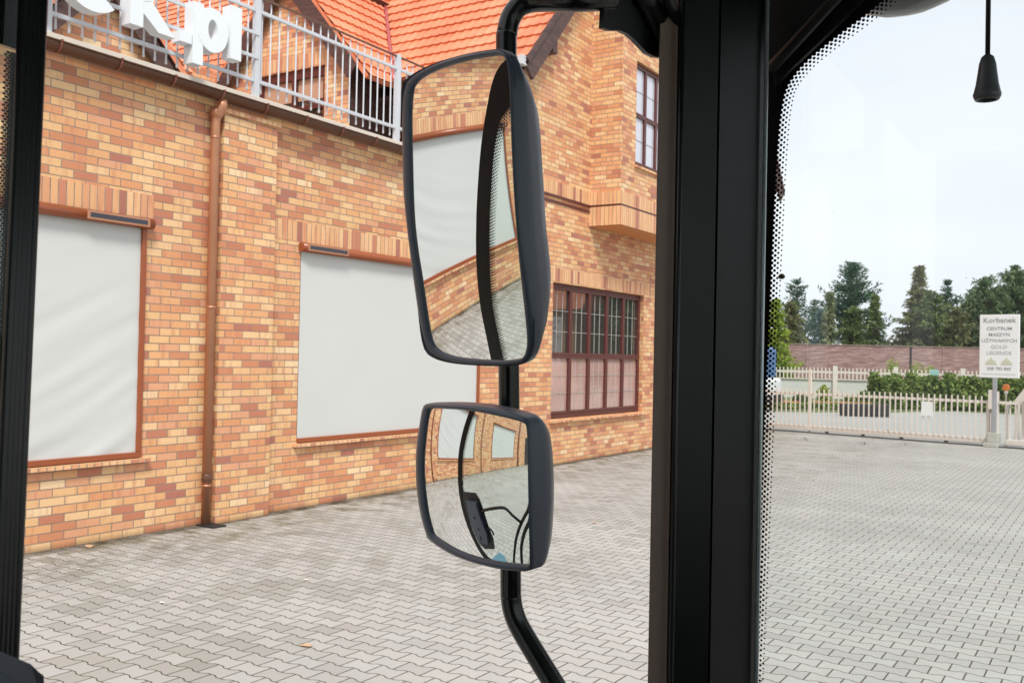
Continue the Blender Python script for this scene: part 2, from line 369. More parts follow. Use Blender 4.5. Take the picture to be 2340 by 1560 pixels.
def leafmat(name, cols, tl=.25):
    m, t, b, out = newmat(name)
    g = N(t, 'ShaderNodeNewGeometry')
    ri = g.outputs['Random Per Island']; n1 = noise(t, g.outputs['Position'], 1.1, 3)
    f = math_(t, 'MULTIPLY_ADD', ri, .75, math_(t, 'MULTIPLY_ADD', n1, 1.1, -.42), clamp=True)
    n = len(cols); c = ramp(t, f, [(i/(n-1), x) for i, x in enumerate(cols)])
    t.links.new(c, b.inputs['Base Color']); b.inputs['Roughness'].default_value = .6; b.inputs['Specular IOR Level'].default_value = .3
    tr = N(t, 'ShaderNodeBsdfTranslucent'); t.links.new(c, tr.inputs[0]); ms = N(t, 'ShaderNodeMixShader'); ms.inputs[0].default_value = tl
    t.links.new(b.outputs[0], ms.inputs[1]); t.links.new(tr.outputs[0], ms.inputs[2]); t.links.new(ms.outputs[0], out.inputs[0])
    return m
SPR = leafmat('spruce_needles', [lin(62,78,50), lin(98,116,70), lin(140,154,98)])
SPRO = leafmat('olive_needles', [lin(78,84,56), lin(116,120,78), lin(156,156,110)])
PIN = leafmat('pine_needles', [lin(44,72,62), lin(74,106,86), lin(116,142,112)])
PALE = leafmat('pale_needles', [lin(92,104,84), lin(140,150,112), lin(176,184,140)])
BLUG = leafmat('blue_needles', [lin(84,110,108), lin(120,148,148), lin(160,182,184)])
BIGP = leafmat('big_pine_needles', [lin(56,82,58), lin(94,120,80), lin(144,158,114)])
LIME = leafmat('lime_leaves', [lin(96,120,40), lin(140,160,56), lin(172,186,80)])
HEDG = leafmat('hedge_leaves', [lin(58,78,36), lin(104,128,58), lin(156,172,96)])
BARK = simple('bark', lin(70,56,46), .9, var=.3, scale=12)
def fritmat():
    return simple('frit_black', lin(9,11,12), .4, var=.1, spec=.15)
FRIT = fritmat()
# ================================================================== SETTING
def sheet(name, poly, z, mat):
    mb = MB(); mb.add([(x, y, z) for x, y in poly], [list(range(len(poly)))]); return tag(mb.build(name, mat), kind='structure')
G0 = V((-7.13, 26.32, 0)); G1 = V((-2.56, 25.30, 0)); GD = (G1-G0).normalized(); GN = V((-GD.y, GD.x, 0))
def g2(a, off): p = G0+GD*a+GN*off; return (p.x, p.y)
sheet('ground', [(-400, -400), (400, -400), (400, 500), (-400, 500)], -.012, GRASS)
sheet('road', [(-30, 24), g2(40, -6), g2(40, 15.5), g2(8, 17.5), (-6, 43.3), (-8.2, 38.6), (-10.6, 36.6), (-30, 35)], -.006, ASPH)
sheet('paving', [(-8.6, -40), (30, -40), g2(37, .25), g2(-1.35, .25)], 0, PAVER)
# ================================================================== BRICK BUILDING
XW = -8.45
bld = thing('brick_building', 'yellow and orange brick building with tiled roofs, copper downpipe and pale window blinds', 'building', (XW, 5, 0))
def facade(mb, ys, zs, holes, xf, depth, plane='X'):
    for i in range(len(ys)-1):
        for j in range(len(zs)-1):
            yc, zc = (ys[i]+ys[i+1])/2, (zs[j]+zs[j+1])/2
            if any(a < yc < b and c < zc < d for a, b, c, d in holes): continue
            q = [(ys[i], zs[j]), (ys[i+1], zs[j]), (ys[i+1], zs[j+1]), (ys[i], zs[j+1])]
            mb.add([(xf, a, b) if plane == 'X' else (a, xf, b) for a, b in q], [(0, 1, 2, 3)])
    for a, b, c, d in holes:
        for p, q in (((a, c), (b, c)), ((b, c), (b, d)), ((b, d), (a, d)), ((a, d), (a, c))):
            if plane == 'X': vs = [(xf, *p), (xf, *q), (xf+depth, *q), (xf+depth, *p)]
            else: vs = [(p[0], xf, p[1]), (q[0], xf, q[1]), (q[0], xf+depth, q[1]), (p[0], xf+depth, p[1])]
            mb.add(vs, [(0, 1, 2, 3)])
WIN = [(-10.35, -6.45), (-4.17, -.22), (2.40, 6.277), (8.48, 12.36)]
ZB, ZT = .80, 3.20
BIGW = (14.63, 18.42, .80, 3.215)
holes = [(a, b, ZB, ZT) for a, b in WIN] + [BIGW]
DOORH = (-15.6, -13.0, 0, 2.9)
holes.append(DOORH)
ys = sorted({-16.5, 28.0, 13.4} | {h[0] for h in holes} | {h[1] for h in holes})
zs = [0, .80, 2.9, 3.20, 3.215, 4.72]
mb = MB(); facade(mb, [y for y in ys if y <= 26.4]+[26.4], [0, .8, 2.9, 3.2, 3.215, 4.72], holes, XW, -.16)
mb.add([(XW, 26.4, 0), (XW, 26.4, 6.4), (-24, 26.4, 6.4), (-24, 26.4, 0)], [(0, 1, 2, 3)])
mb.add([(XW, -16.5, 0), (XW, -16.5, 4.72), (-24, -16.5, 4.72), (-24, -16.5, 0)], [(0, 1, 2, 3)])
mb.build('wall', BRICK, bld, recalc=False)
# gable wall of the cross wing
ZE = 6.78; SL = 1.128; YC = 20.3
mb = MB(); mb.add([(XW, 13.4, 4.72), (XW, 26.4, 4.72), (XW, 26.4, ZE+.4), (XW, YC, ZE+SL*7-.2), (XW, 13.4, ZE-.25)], [(0, 1, 2, 3, 4)])
mb.build('gable_wall', BRICK, bld, recalc=False)
# plinth of dark interior so windows have backing
for (a, b) in WIN: pass
mb = MB().box(XW-.17, XW-.30, -13.0, -15.6, 0, 2.9); mb.build('dark_doorway', DARK, bld)
# pilasters
def pilaster(y0, y1, zt=4.50):
    mb = MB().box(XW-.02, XW+.11, y0, y1, 0, zt); o = mb.build('pilaster', BRICK, bld)
    MB().box(XW-.02, XW+.14, y0-.03, y1+.03, zt+.002, zt+.045).build('pilaster_cap', SOLD, o)
for a, b in ((7.17, 7.95), (.62, 1.42), (-5.85, -5.05), (-12.2, -11.3), (-17, -16.6)): pilaster(a, b)
# lintels (soldier courses)
for a, b in ((8.06, 12.6), (2.1, 6.37), (-4.4, -.02), (-10.6, -6.2)):
    MB().box(XW-.02, XW+.004, a, b, 3.235, 3.475).build('lintel', SOLD, bld)
MB().box(XW-.02, XW+.004, 14.3, 18.75, 3.235, 3.475).build('lintel', SOLD, bld)
# windows with roller blinds
def blind_window(a, b, panel, folds, seed, gl=True):
    rnd = random.Random(seed)
    xf = XW+.02
    mb = MB(); mb.box(XW-.10, xf+.012 if gl else XW-.03, a-.0, a+.05, ZB+.053, ZT-.02); mb.box(XW-.10, xf+.012, b-.05, b, ZB+.053, ZT-.02)
    mb.box(XW-.12, xf+.02, a, b, ZB, ZB+.052)
    win = mb.build('window', COPPERB, bld, bevel=.004)
    # fabric with sagging folds
    ny, nz = 130, 90; vs = []; fs = []
    y0, y1, z0, z1 = a+(.04 if gl else .008), b-.04, ZB+.05, ZT-.08
    for j in range(nz+1):
        for i in range(ny+1):
            u, v = i/ny, j/nz; y = y0+(y1-y0)*u; z = z0+(z1-z0)*v
            d = 0
            for (amp, fr, bend) in folds:
                env = u**1.3*max(0, 1-v*1.12)**.7*(1-.5*u**8)
                d += amp*env*sin(fr*(v-bend*u**2.2)+1.1*sin(3.1*u+seed)+.5*sin(9*u+5*v))*(.6+.4*sin(fr*.31*v+seed))
            d += .002*sin(2.1*u*6.28)*sin(v*3.1)
            vs.append((xf-.02+d, y, z))
    for j in range(nz):
        for i in range(ny):
            k = j*(ny+1)+i; fs.append((k, k+1, k+ny+2, k+ny+1))
    MB().add(vs, fs, True).build('blind', FABRIC, win, recalc=False)
    # round cassette
    prof = []
    for k in range(14):
        an = pi*1.5*k/13 - pi*.75
        prof.append((xf+.03+.055*cos(an), 3.168+.055*sin(an)))
    mb = MB(); mb.prism([(x, a-.045, z) for x, z in prof], (0, b-a+.09, 0), smooth=True); cs = mb.build('cassette', COPPERB, win)
    if panel:
        p0, p1 = panel
        mb = MB().box(xf+.06, xf+.094, p0, p1, 3.127, 3.212); mb.build('solar_panel_frame', PIPE, win, bevel=.004)
        MB().box(xf+.09, xf+.0965, p0+.03, p1-.03, 3.148, 3.192).build('solar_panel', SOLAR, win)
    # sloping brick sill
    mb = MB(); mb.prism([(XW-.15, a-.06, ZB-.035), (XW+.075, a-.06, ZB-.05), (XW+.075, a-.06, ZB-.014), (XW-.15, a-.06, ZB+.0)], (0, b-a+.14, 0)); mb.build('sill', SOLD, win)
FL = [(.0085, 34, .42), (.004, 61, .5)]
blind_window(*WIN[3], (8.50, 9.22), [(.0008, 20, .1)], 1, False)
blind_window(*WIN[2], (5.55, 6.25), FL, 2)
blind_window(*WIN[1], (-4.15, -3.5), [(.010, 30, .45), (.005, 52, .5)], 3)
blind_window(*WIN[0], (-10.3, -9.6), [(.008, 30, .4)], 4)
# gutter
def halfround(mb, p0, p1, r, th=.006, a0=pi, a1=2*pi, n=12, drop=None):
    p0, p1 = V(p0), V(p1); t = (p1-p0).normalized(); s = V((0, 0, 1)).cross(t).normalized(); up = V((0, 0, 1))
    def pr(rr): return [s*(rr*cos(a0+(a1-a0)*k/n))+up*(rr*sin(a0+(a1-a0)*k/n)) for k in range(n+1)]
    poly = pr(r)+pr(r-th)[::-1]
    mb.loft([[p0+q for q in poly], [p1+q for q in poly]], True, True)
    for p in (p0, p1): mb.add([p+q for q in poly], [list(range(len(poly)))])
    return mb
GX, GZ, GR = XW+.155, 4.688, .085
mb = MB(); halfround(mb, (GX, -16.6, GZ), (GX, 13.35, GZ), GR)
for bd in [(-.082, .0)]: mb.tube([(GX+GR, -16.6, GZ+.002), (GX+GR, 13.35, GZ+.002)], .009, 8)
gut = mb.build('gutter', GUTTER, bld)
y = -16.2; k = 0
while y < 13.2:
    mb = MB(); halfround(mb, (GX, y, GZ), (GX, y+.022, GZ), GR+.004, .005); mb.box(GX+GR-.012, GX+GR+.012, y, y+.022, GZ, GZ+.018)
    mb.build('bracket', BRKT, gut); y += .628; k += 1
mb = MB().box(XW-.42, XW+.085, -16.6, 13.38, 4.735, 4.798); mb.build('coping', COPING, bld, bevel=.004)
MB().box(XW-.001, XW-8, -16.5, 13.4, 4.60, 4.73).build('terrace_floor', CONC, bld)
# downpipes
def downpipe(yc):
    x = XW+.075; mb = MB()
    pts = [(GX, yc+.02, GZ-.06), (GX, yc+.02, GZ-.13), (GX-.03, yc+.012, GZ-.19), (x+.01, yc, GZ-.25), (x, yc, GZ-.32), (x, yc, .02)]
    mb.tube(pts, [.05, .055, .058, .055, .05, .05], 18)
    p = mb.build('downpipe', PIPE, bld)
    MB().lathe([(.0, .05), (.06, .05), (.07, 0), (.06, -.06), (.0, -.06)], (x+.012, yc, GZ-.2)).build('elbow', PIPE, p)
    for z in (4.2, 2.35, .42): MB().lathe([(.051, 0), (.054, 0), (.054, .025), (.051, .025)], (x, yc, z)).build('joint_ring', PIPE, p)
    MB().lathe([(.0515, 0), (.0535, .002), (.0535, .088), (.0515, .09)], (x, yc, .47)).build('clamp', GUTTER, p)
downpipe(7.075); downpipe(.5); downpipe(-11.2)
dg = MB().box(XW+.02, XW+.30, 6.99, 7.17, .003, .018).build('drain_grate', DARK, bevel=.003); tag(dg, 'black drain grate on the paving under the copper downpipe', 'drain')
# belt course and oriel
yi = onX(1352, 300, XW).y                       # inner corner of the oriel
XO = onY(1421, 300, yi).x
zb = 4.35
oz = onY(1350, 517, yi).z
zt_led = onY(1350, 470, yi).z
YO1 = 2*YC-yi
oy0 = onX(1454, 250, XO).y; oyE = oy0+2.15
owz0, owz1 = onX(1450, 375, XO).z, onX(1455, 137, XO).z
mb = MB(); facade(mb, sorted({yi, YO1, oy0, oyE, YO1-(oyE-yi), YO1-(oy0-yi)}), [zt_led, owz0, owz1, 11.2], [(oy0, oyE, owz0, owz1), (YO1-(oyE-yi), YO1-(oy0-yi), owz0, owz1)], XO, -.14)
mb.add([(XW, yi, zt_led), (XO, yi, zt_led), (XO, yi, 11.2), (XW, yi, 11.2)], [(0, 1, 2, 3)]); mb.add([(XW, YO1, zt_led), (XO, YO1, zt_led), (XO, YO1, 11.2), (XW, YO1, 11.2)], [(0, 1, 2, 3)])
ori = mb.build('oriel', BRICK, bld, recalc=False)
mb = MB().box(XW+.001, XO+.03, yi-.03, YO1+.03, oz, zt_led-.04); mb.build('oriel_base', SOLD, ori)
mb = MB().box(XW+.001, XO+.012, yi-.012, YO1+.012, zt_led-.038, zt_led-.002); mb.build('shadow_course', BROWN, ori)  # brown strip drawn as the shadow line under the oriel band
mb = MB().box(XW+.001, XO+.02, yi-.02, YO1+.02, zt_led+.0, zt_led+.24); mb.build('oriel_band', SOLD, ori)
MB().box(XW+.03, XO+.005, yi+.03, YO1-.03, oz-.012, oz-.002).build('oriel_soffit', SHADEB, ori)
zc0 = zt_led
MB().box(XW-.02, XW+.018, 13.4, yi-.021, zc0+.002, zc0+.24).build('belt_course', SOLD, bld)
MB().box(XW-.02, XW+.03, 13.4, yi-.032, zc0-.04, zc0-.002).build('belt_recess_shade', BROWN, bld)  # brown strips put in as the dark shade of the recess lines
MB().box(XW-.02, XW+.012, 13.4, yi-.022, zc0-.15, zc0-.10).build('belt_recess_shade', BROWN, bld)
def sash_window(parent, y0, y1, z0, z1, xf, cols, rows, glasses, fr=.06, mu=.05, bars=(1, 2), split=None, gx=None):
    mb = MB(); x0, x1 = xf-.05, xf+.02
    mb.box(x0, x1, y0, y0+fr, z0, z1); mb.box(x0, x1, y1-fr, y1, z0, z1); mb.box(x0, x1, y0+fr, y1-fr, z0, z0+fr); mb.box(x0, x1, y0+fr, y1-fr, z1-fr, z1)
    wn = mb.build('window', BROWN, parent, bevel=.004)
    ws = (y1-y0-2*fr)/cols; zr = [z0+fr]+(split or [z0+fr+(z1-z0-2*fr)*(k+1)/rows for k in range(rows-1)])+[z1-fr]
    for i in range(cols):
        for j in range(rows):
            a, b = y0+fr+ws*i, y0+fr+ws*(i+1); c, d = zr[j], zr[j+1]
            m = MB(); s = mu; xx0, xx1 = xf-.04, xf+.03
            m.box(xx0, xx1, a+.003, a+s, c+.003, d-.003); m.box(xx0, xx1, b-s, b-.003, c+.003, d-.003); m.box(xx0, xx1, a+s, b-s, c+.003, c+s); m.box(xx0, xx1, a+s, b-s, d-s, d-.003)
            m.build('sash', BROWN, wn, bevel=.003)
            g = glasses[j % len(glasses)]
            MB().box(xf-.03, xf-.012, a+s, b-s, c+s, d-s).build('pane', g, wn)
            m = MB(); nb, nr = bars
            for q in range(nb): yy = a+s+(b-a-2*s)*(q+1)/(nb+1); m.box(xf-.011, xf-.003, yy-.0045, yy+.0045, c+s, d-s)
            for q in range(nr): zz = c+s+(d-c-2*s)*(q+1)/(nr+1); m.box(xf-.0105, xf-.0025, a+s, b-s, zz-.0045, zz+.0045)
            m.build('glazing_bar', GLBAR, wn)
    return wn
bw = sash_window(bld, *BIGW[:2], BIGW[2]+.02, BIGW[3], XW-.10, 5, 2, [FROST, WGLASS], bars=(2, 2), split=[1.93])
mb = MB(); mb.prism([(XW-.15, BIGW[0]-.06, .755), (XW+.08, BIGW[0]-.06, .745), (XW+.08, BIGW[0]-.06, .782), (XW-.15, BIGW[0]-.06, .80)], (0, 3.95, 0)); mb.build('sill', SOLD, bw)
sash_window(bld, oy0, oyE, owz0, owz1, XO-.09, 4, 2, [WGLASS2], bars=(0, 1), fr=.05, mu=.04)
sash_window(bld, YO1-(oyE-yi), YO1-(oy0-yi), owz0, owz1, XO-.09, 4, 2, [WGLASS2], bars=(0, 1), fr=.05, mu=.04)
MB().box(XO-.1, XO+.05, oy0-.05, oyE+.05, owz0-.06, owz0-.012).build('oriel_sill', SOLD, bld)
# ---------------- tiled roofs
def tiled(name, org, du, dv, Lu, Lv, parent, tu=.19, tv=.335, label=None):
    org, du, dv = V(org), V(du).normalized(), V(dv).normalized(); n = du.cross(dv)
    if n.z < 0: n = -n
    nu = int(Lu/tu*6); nv = int(Lv/tv); vs = []; fs = []
    rows = []
    for r in range(nv+1):
        for e in (0.0, 1.0):
            rows.append((r*tv+(.0 if e == 0 else tv*1.0), .034*(1-e)+.004))
    W = nu+1
    for (vv, h) in rows:
        for i in range(W):
            u = i*tu/6; ph = (u/tu) % 1.0
            wv = .011*cos(2*pi*ph)+.004*cos(4*pi*ph)
            drop = .010*cos(2*pi*ph)
            p = org+du*u+dv*(vv-drop)+n*(h+wv); vs.append(p)
    for r in range(len(rows)-1):
        for i in range(W-1): k = r*W+i; fs.append((k, k+1, k+W+1, k+W))
    # underside board
    a, b_, c_, d_ = org-n*.06, org+du*Lu-n*.06, org+du*Lu+dv*(nv+1)*tv-n*.06, org+dv*(nv+1)*tv-n*.06
    m = MB().add(vs, fs, False); k = len(m.v); m.add([a, b_, c_, d_], [(0, 1, 2, 3)], mi=1)
    e = [org+du*0+n*.02, org+du*Lu+n*.02, org+du*Lu+dv*(nv+1)*tv+n*.02, org+dv*(nv+1)*tv+n*.02]
    for p, q, p2, q2 in ((a, b_, e[0], e[1]), (b_, c_, e[1], e[2]), (c_, d_, e[2], e[3]), (d_, a, e[3], e[0])): m.add([p, q, q2, p2], [(0, 1, 2, 3)])
    return m.build(name, [TILE, WOOD], parent, recalc=False, label=label)
up = V((0, 1, SL)).normalized(); slen = 7*sqrt(1+SL*SL)
tiled('roof', (-24, 13.30, ZE), (1, 0, 0), up, 15.78, slen, bld)
up2 = V((0, -1, SL)).normalized()
tiled('roof', (-24, 27.30, ZE), (1, 0, 0), up2, 15.78, slen, bld)
MB().tube([(-24, YC, ZE+SL*7+.06), (-8.2, YC, ZE+SL*7+.06)], .12, 10).build('ridge_tiles', TILE, bld)
# barge boards of the cross wing
def barge(p, q, wdt, th, dirn, mat=WOOD, parent=bld, drop=None, name='barge_board'):
    p, q = V(p), V(q); t = (q-p).normalized(); n = V(dirn).normalized(); d = V((0, 0, -1)); dd = (d-t*d.dot(t)).normalized()
    MB().prism([p, q, q+dd*wdt, p+dd*wdt], n*th).build(name, mat, parent, bevel=.004)
for s, y0 in ((1, 13.22), (-1, 27.38)):
    barge((-8.30, y0, ZE-.10), (-8.30, YC, ZE-.10+SL*7.08), .34, .06, (1, 0, 0))
    barge((-8.235, y0, ZE-.03), (-8.235, YC, ZE-.03+SL*7.08), .10, .03, (1, 0, 0))
yk = onX(1262, 100, -8.3); MB().box(-8.45, -8.26, yk.y-.04, yk.y+.12, yk.z-.16, yk.z+.06).build('corbel', WOOD, bld, bevel=.01)
# eave gutter of the cross wing and recessed porch below it
mb = MB(); halfround(mb, (-12.1, 13.2, ZE-.06), (-8.3, 13.2, ZE-.06), .07); mb.build('eave_gutter', GUTTER, bld)
MB().add([(-8.33, 13.2, ZE-.06+.0), (-8.25, 13.13, ZE-.13), (-8.25, 13.27, ZE-.13)], [(0, 1, 2)]).box(-8.33, -8.24, 13.12, 13.28, ZE-.15, ZE+.0).build('gutter_end', WHITEP, bld)
MB().box(-12.0, -8.5, 13.32, 13.9, 6.45, 6.52).build('soffit', WOOD, bld)
mb = MB(); facade(mb, [-11.75, -11.62, -9.0, -8.5], [4.72, 6.45], [(-11.62, -9.0, 4.72, 6.45)], 13.85, .1, 'Y'); mb.build('porch_wall', BRICK, bld, recalc=False)
mb = MB().box(-11.62, -9.0, 13.93, 13.96, 4.72, 6.45); mb.build('porch_glazing', WGLASS, bld)
mb = MB()
for x in (-11.3, -10.75, -10.2, -9.6, -9.05): mb.box(x-.04, x+.04, 13.86, 13.925, 4.72, 6.45)
mb.box(-11.62, -9.0, 13.87, 13.92, 5.9, 6.0); mb.build('porch_frame', BROWN, bld)
lp = onY(815, 235, 13.5); MB().tube([(lp.x, 13.6, lp.z-.14), (lp.x, 13.6, lp.z+.14)], .045, 10).build('porch_lamp', WHITE, bld)
# dormer wing (gable facing the terrace)
AX, AZ, FY = -13.05, 9.10, 12.5
sr = 1.17
wl, wr = AX-1.55, AX+1.55
d2 = thing  # noqa
wz0, wz1 = 5.2, onY(743, 147, FY+.15).z
wx0, wx1 = onY(590, 182, FY+.15).x, onY(743, 147, FY+.15).x
mb = MB(); Yw = FY+.15
mb.add([(wl, Yw, 4.72), (wx0, Yw, 4.72), (wx0, Yw, wz1), (wl, Yw, wz1)], [(0, 1, 2, 3)])
mb.add([(wx1, Yw, 4.72), (wr, Yw, 4.72), (wr, Yw, wz1), (wx1, Yw, wz1)], [(0, 1, 2, 3)])
mb.add([(wx0, Yw, 4.72), (wx1, Yw, 4.72), (wx1, Yw, wz0), (wx0, Yw, wz0)], [(0, 1, 2, 3)])
zr_ = AZ-sr*1.55-.1
mb.add([(wl, Yw, wz1), (wr, Yw, wz1), (wr, Yw, max(zr_, wz1+.01)), (AX, Yw, AZ-.1), (wl, Yw, max(zr_, wz1+.01))], [(0, 1, 2, 3, 4)])
MB().add([(wr, Yw+.02, 4.72), (wr, 15.5, 4.72), (wr, 15.5, 7.1), (wr, Yw+.02, 7.1)], [(0, 1, 2, 3)]).build('dormer_cheek', WOOD, bld, recalc=False)
for (a, c, b, d) in ((wx0, wz0, wx0, wz1), (wx1, wz0, wx1, wz1), (wx0, wz1, wx1, wz1)): mb.add([(a, Yw, c), (b, Yw, d), (b, Yw+.16, d), (a, Yw+.16, c)], [(0, 1, 2, 3)])
mb.build('dormer_wall', BRICKU, bld, recalc=False)
MB().box(wx0-.1, wx1+.1, Yw-.004, Yw+.02, wz1+.02, wz1+.26).build('lintel', SOLD, bld)
mb = MB().box(wx0, wx1, Yw+.12, Yw+.14, wz0, wz1); dwp = mb.build('dormer_window', WGLASS, bld)
mb = MB(); xm = onY(668, 200, Yw).x
for a, b in ((wx0, wx0+.07), (xm-.05, xm+.05), (wx1-.07, wx1)): mb.box(a, b, Yw+.04, Yw+.11, wz0, wz1)
mb.box(wx0, wx1, Yw+.045, Yw+.105, wz1-.17, wz1-.001); mb.box(wx0, wx1, Yw+.05, Yw+.10, wz1-.75, wz1-.67); mb.build('dormer_frame', BROWN, dwp)
MB().box(wx0+.07, wx1-.07, Yw+.107, Yw+.117, wz1-.56, wz1-.172).build('dormer_reflection', simple('tan_reflection', lin(186,146,120), .7), dwp)  # tan panel stands for the orange-cream reflection in the pane
tiled('dormer_roof', (AX+2.1, FY-.02, AZ-sr*2.1), (0, 1, 0), (-1, 0, sr), 6.2, 2.1*sqrt(1+sr*sr)-.1, bld)
tiled('dormer_roof', (AX-2.1, FY-.02, AZ-sr*2.1), (0, 1, 0), (1, 0, sr), 6.2, 2.1*sqrt(1+sr*sr)-.1, bld)
for sgn in (1, -1): barge((AX+sgn*1.85, FY-.03, AZ-sr*1.85-.06), (AX, FY-.03, AZ-.06), .30, .05, (0, 1, 0))
v0 = onX(885, 128, -11.80); 
def roofz(y): return ZE+SL*(y-13.3)
vp = []
for k in range(9):
    x = AX+2.05-k*.256; z = AZ-sr*(x-AX); y = 13.3+(z-ZE)/SL; vp.append((x, y, z+.05))
MB().tube(vp, .045, 8).build('valley_flashing', PINKV, bld)
# left dormer (gable facing the yard)
X1 = -10.2
def lz(px): p = onX(*px, X1); return p.y, p.z
(ra, rb) = lz((330, 60)), lz((400, 165)); (la, lb) = lz((107, 22)), lz((158, -30))
mr = (rb[1]-ra[1])/(rb[0]-ra[0]); ml = 1.05
mr = -1.05
# apex: z = ra.z + mr (y-ra.y) = la.z + ml (y-la.y)
ya = (la[1]-ra[1]+mr*ra[0]-ml*la[0])/(mr-ml); za = ra[1]+mr*(ya-ra[0])
hw = 2.6
mb = MB(); mb.add([(X1-.12, ya-hw, 4.72), (X1-.12, ya+hw, 4.72), (X1-.12, ya+hw, za-1.05*hw-.1), (X1-.12, ya, za-.1), (X1-.12, ya-hw, za-1.05*hw-.1)], [(0, 1, 2, 3, 4)])
mb.build('dormer_wall', BRICKU, bld, recalc=False)
for sgn in (1, -1): barge((X1, ya+sgn*hw, za-1.05*hw), (X1, ya, za), .21, .06, (1, 0, 0))
tiled('dormer_roof', (X1+.1, ya+hw+.05, za-1.05*(hw+.05)+.12), (-1, 0, 0), (0, -1, 1.05), 5, (hw+.05)*1.45, bld)
tiled('dormer_roof', (X1+.1, ya-hw-.05, za-1.05*(hw+.05)+.12), (-1, 0, 0), (0, 1, 1.05), 5, (hw+.05)*1.45, bld)
# back wall closing the terrace
mb = MB(); mb.add([(-15.2, -16.5, 4.72), (-15.2, 13.4, 4.72), (-15.2, 13.4, 7.4), (-15.2, -16.5, 7.4)], [(0, 1, 2, 3)]); mb.build('attic_wall', BRICKU, bld, recalc=False)
tiled('roof', (-14.9, -16.5, 7.1), (0, 1, 0), (-1, 0, 1), 28.5, 8, bld)
# ================================================================== TERRACE RAILING + SIGN
XR = -8.42
def ry(px, py): return onX(px, py, XR)
yA, yB = ry(583, 222).y, ry(905, 322).y
pit = yB-yA
rail = thing('terrace_railing', 'pale grey metal picket railing along the terrace edge above the gutter', 'railing', (XR, yA, 4.78))
zt2, zl2 = ry(592, 27).z, ry(592, 188).z
yy = [yA+pit*k for k in range(-6, 2)]
first = True; pk0 = None
np_ = 0
for k, y in enumerate(yy):
    MB().box(XR-.035, XR+.035, y-.035, y+.035, 4.799, 5.99).build('post', WHITEP, rail, bevel=.004)
for k in range(len(yy)):
    a = yy[k]+.036; b = (yy[k+1] if k+1 < len(yy) else 13.3)-.036
    for z in (zt2, zl2): MB().box(XR-.016, XR+.016, a, b, z-.02, z+.02).build('rail', WHITEP, rail, bevel=.003)
    MB().box(XR-.012, XR+.012, a, b, 5.955, 5.975).build('handrail', GUTTER, rail)
    n = int(round((b-a)/.134)); 
    if k < 2: continue
    for i in range(n):
        y = a+(b-a)*(i+.5)/n
        if pk0 is None:
            pk0 = MB().lathe([(.002, zt2+.155), (.010, zt2+.125), (.010, zl2-.085), (.014, zl2-.12), (.002, zl2-.13)], (XR-.028, y, 0), 8).build('picket', WHITEP, rail); py0 = y
        elif np_ < 99:
            c = pk0.copy(); COL.objects.link(c); c.location.y = y-py0
        np_ += 1
for z, a, b in ((zl2+.26, yy[4], yA), (5.52, yy[4], yA)): MB().box(XR+.02, XR+.045, a, b, z-.018, z+.018).build('sign_rail', WHITEP, rail)
sign = thing('shop_sign', 'large white raised letters of a web address fixed on the terrace railing', 'sign', (-8.3, 6, 5.1))
XL = XL0 = -8.24; DP = .14
def letter(polys, name='letter'):
    """polys: list of closed 2D strips (y,z); each strip is a band mesh given as (outer,inner) or a plain polygon"""
    mb = MB()
    for ip, p in enumerate(polys):
        XL = XL0+.003*ip
        if isinstance(p, tuple):
            o_, i_ = p; n = len(o_); f = [(XL, y, z) for y, z in o_]; g = [(XL, y, z) for y, z in i_]
            fb = [(XL-DP, y, z) for y, z in o_]; gb = [(XL-DP, y, z) for y, z in i_]
            cl = abs(o_[0][0]-o_[-1][0])+abs(o_[0][1]-o_[-1][1]) < 1e-6
            mb.loft([f, g], False, False); mb.loft([fb, f], False, False); mb.loft([g, gb], False, False); mb.loft([gb, fb], False, False)
            if not cl:
                for k in (0, -1): mb.add([f[k], g[k], gb[k], fb[k]], [(0, 1, 2, 3)])
        else: mb.prism([(XL-DP, y, z) for y, z in p], (DP, 0, 0))
    mb.build(name, LETTER, sign)
def L_(px, py): p = onX(px, py, XL); return p.y, p.z
zB = L_(530, 134)[1]; zA = L_(540, 16)[1]; xh = (zA-zB)*.80; SW = .145
def ring(cy, cz, ro, rzo, a0=0, a1=2*pi, sw=SW, n=40):
    o_ = [(cy+ro*cos(a0+(a1-a0)*k/n), cz+rzo*sin(a0+(a1-a0)*k/n)) for k in range(n+1)]
    i_ = [(cy+(ro-sw)*cos(a0+(a1-a0)*k/n), cz+(rzo-sw*.85)*sin(a0+(a1-a0)*k/n)) for k in range(n+1)]
    return (o_, i_)
def rect(y0, y1, z0, z1): return [(y0, z0), (y1, z0), (y1, z1), (y0, z1)]
yl = L_(527, 80)[0]; letter([rect(yl, yl+.155, zB, zA)])                    # l
ypf = L_(441, 80)[0]; ype = L_(516, 80)[0]
letter([rect(ypf, ypf+.135, zB-.185, zB+xh), ring((ypf+.08+ype)/2, zB+xh*.49, (ype-ypf-.02)/2, xh*.51)])      # p
yd = L_(412, 92)[0]; letter([rect(yd, yd+.145, zB, zB+.11)])               # dot
yk0 = L_(297, 60)[0]; zm = zB+xh*.52
letter([rect(yk0, yk0+.15, zB, zA), [(yk0+.151, zm-.10), (yk0+.33, zB), (yk0+.53, zB), (yk0+.24, zm+.05), (yk0+.151, zm+.02)], [(yk0+.151, zm+.021), (yk0+.241, zm+.051), (yk0+.47, zB+xh), (yk0+.30, zB+xh), (yk0+.151, zm+.16)]])
yc = L_(205, 20)[0]+.04; re_ = .30
letter([ring(yc, zB+xh*.5, re_, xh*.52, radians(0), radians(318)), rect(yc-re_+.13, yc+re_-.02, zB+xh*.45, zB+xh*.60)])
yn = yc-re_-.6
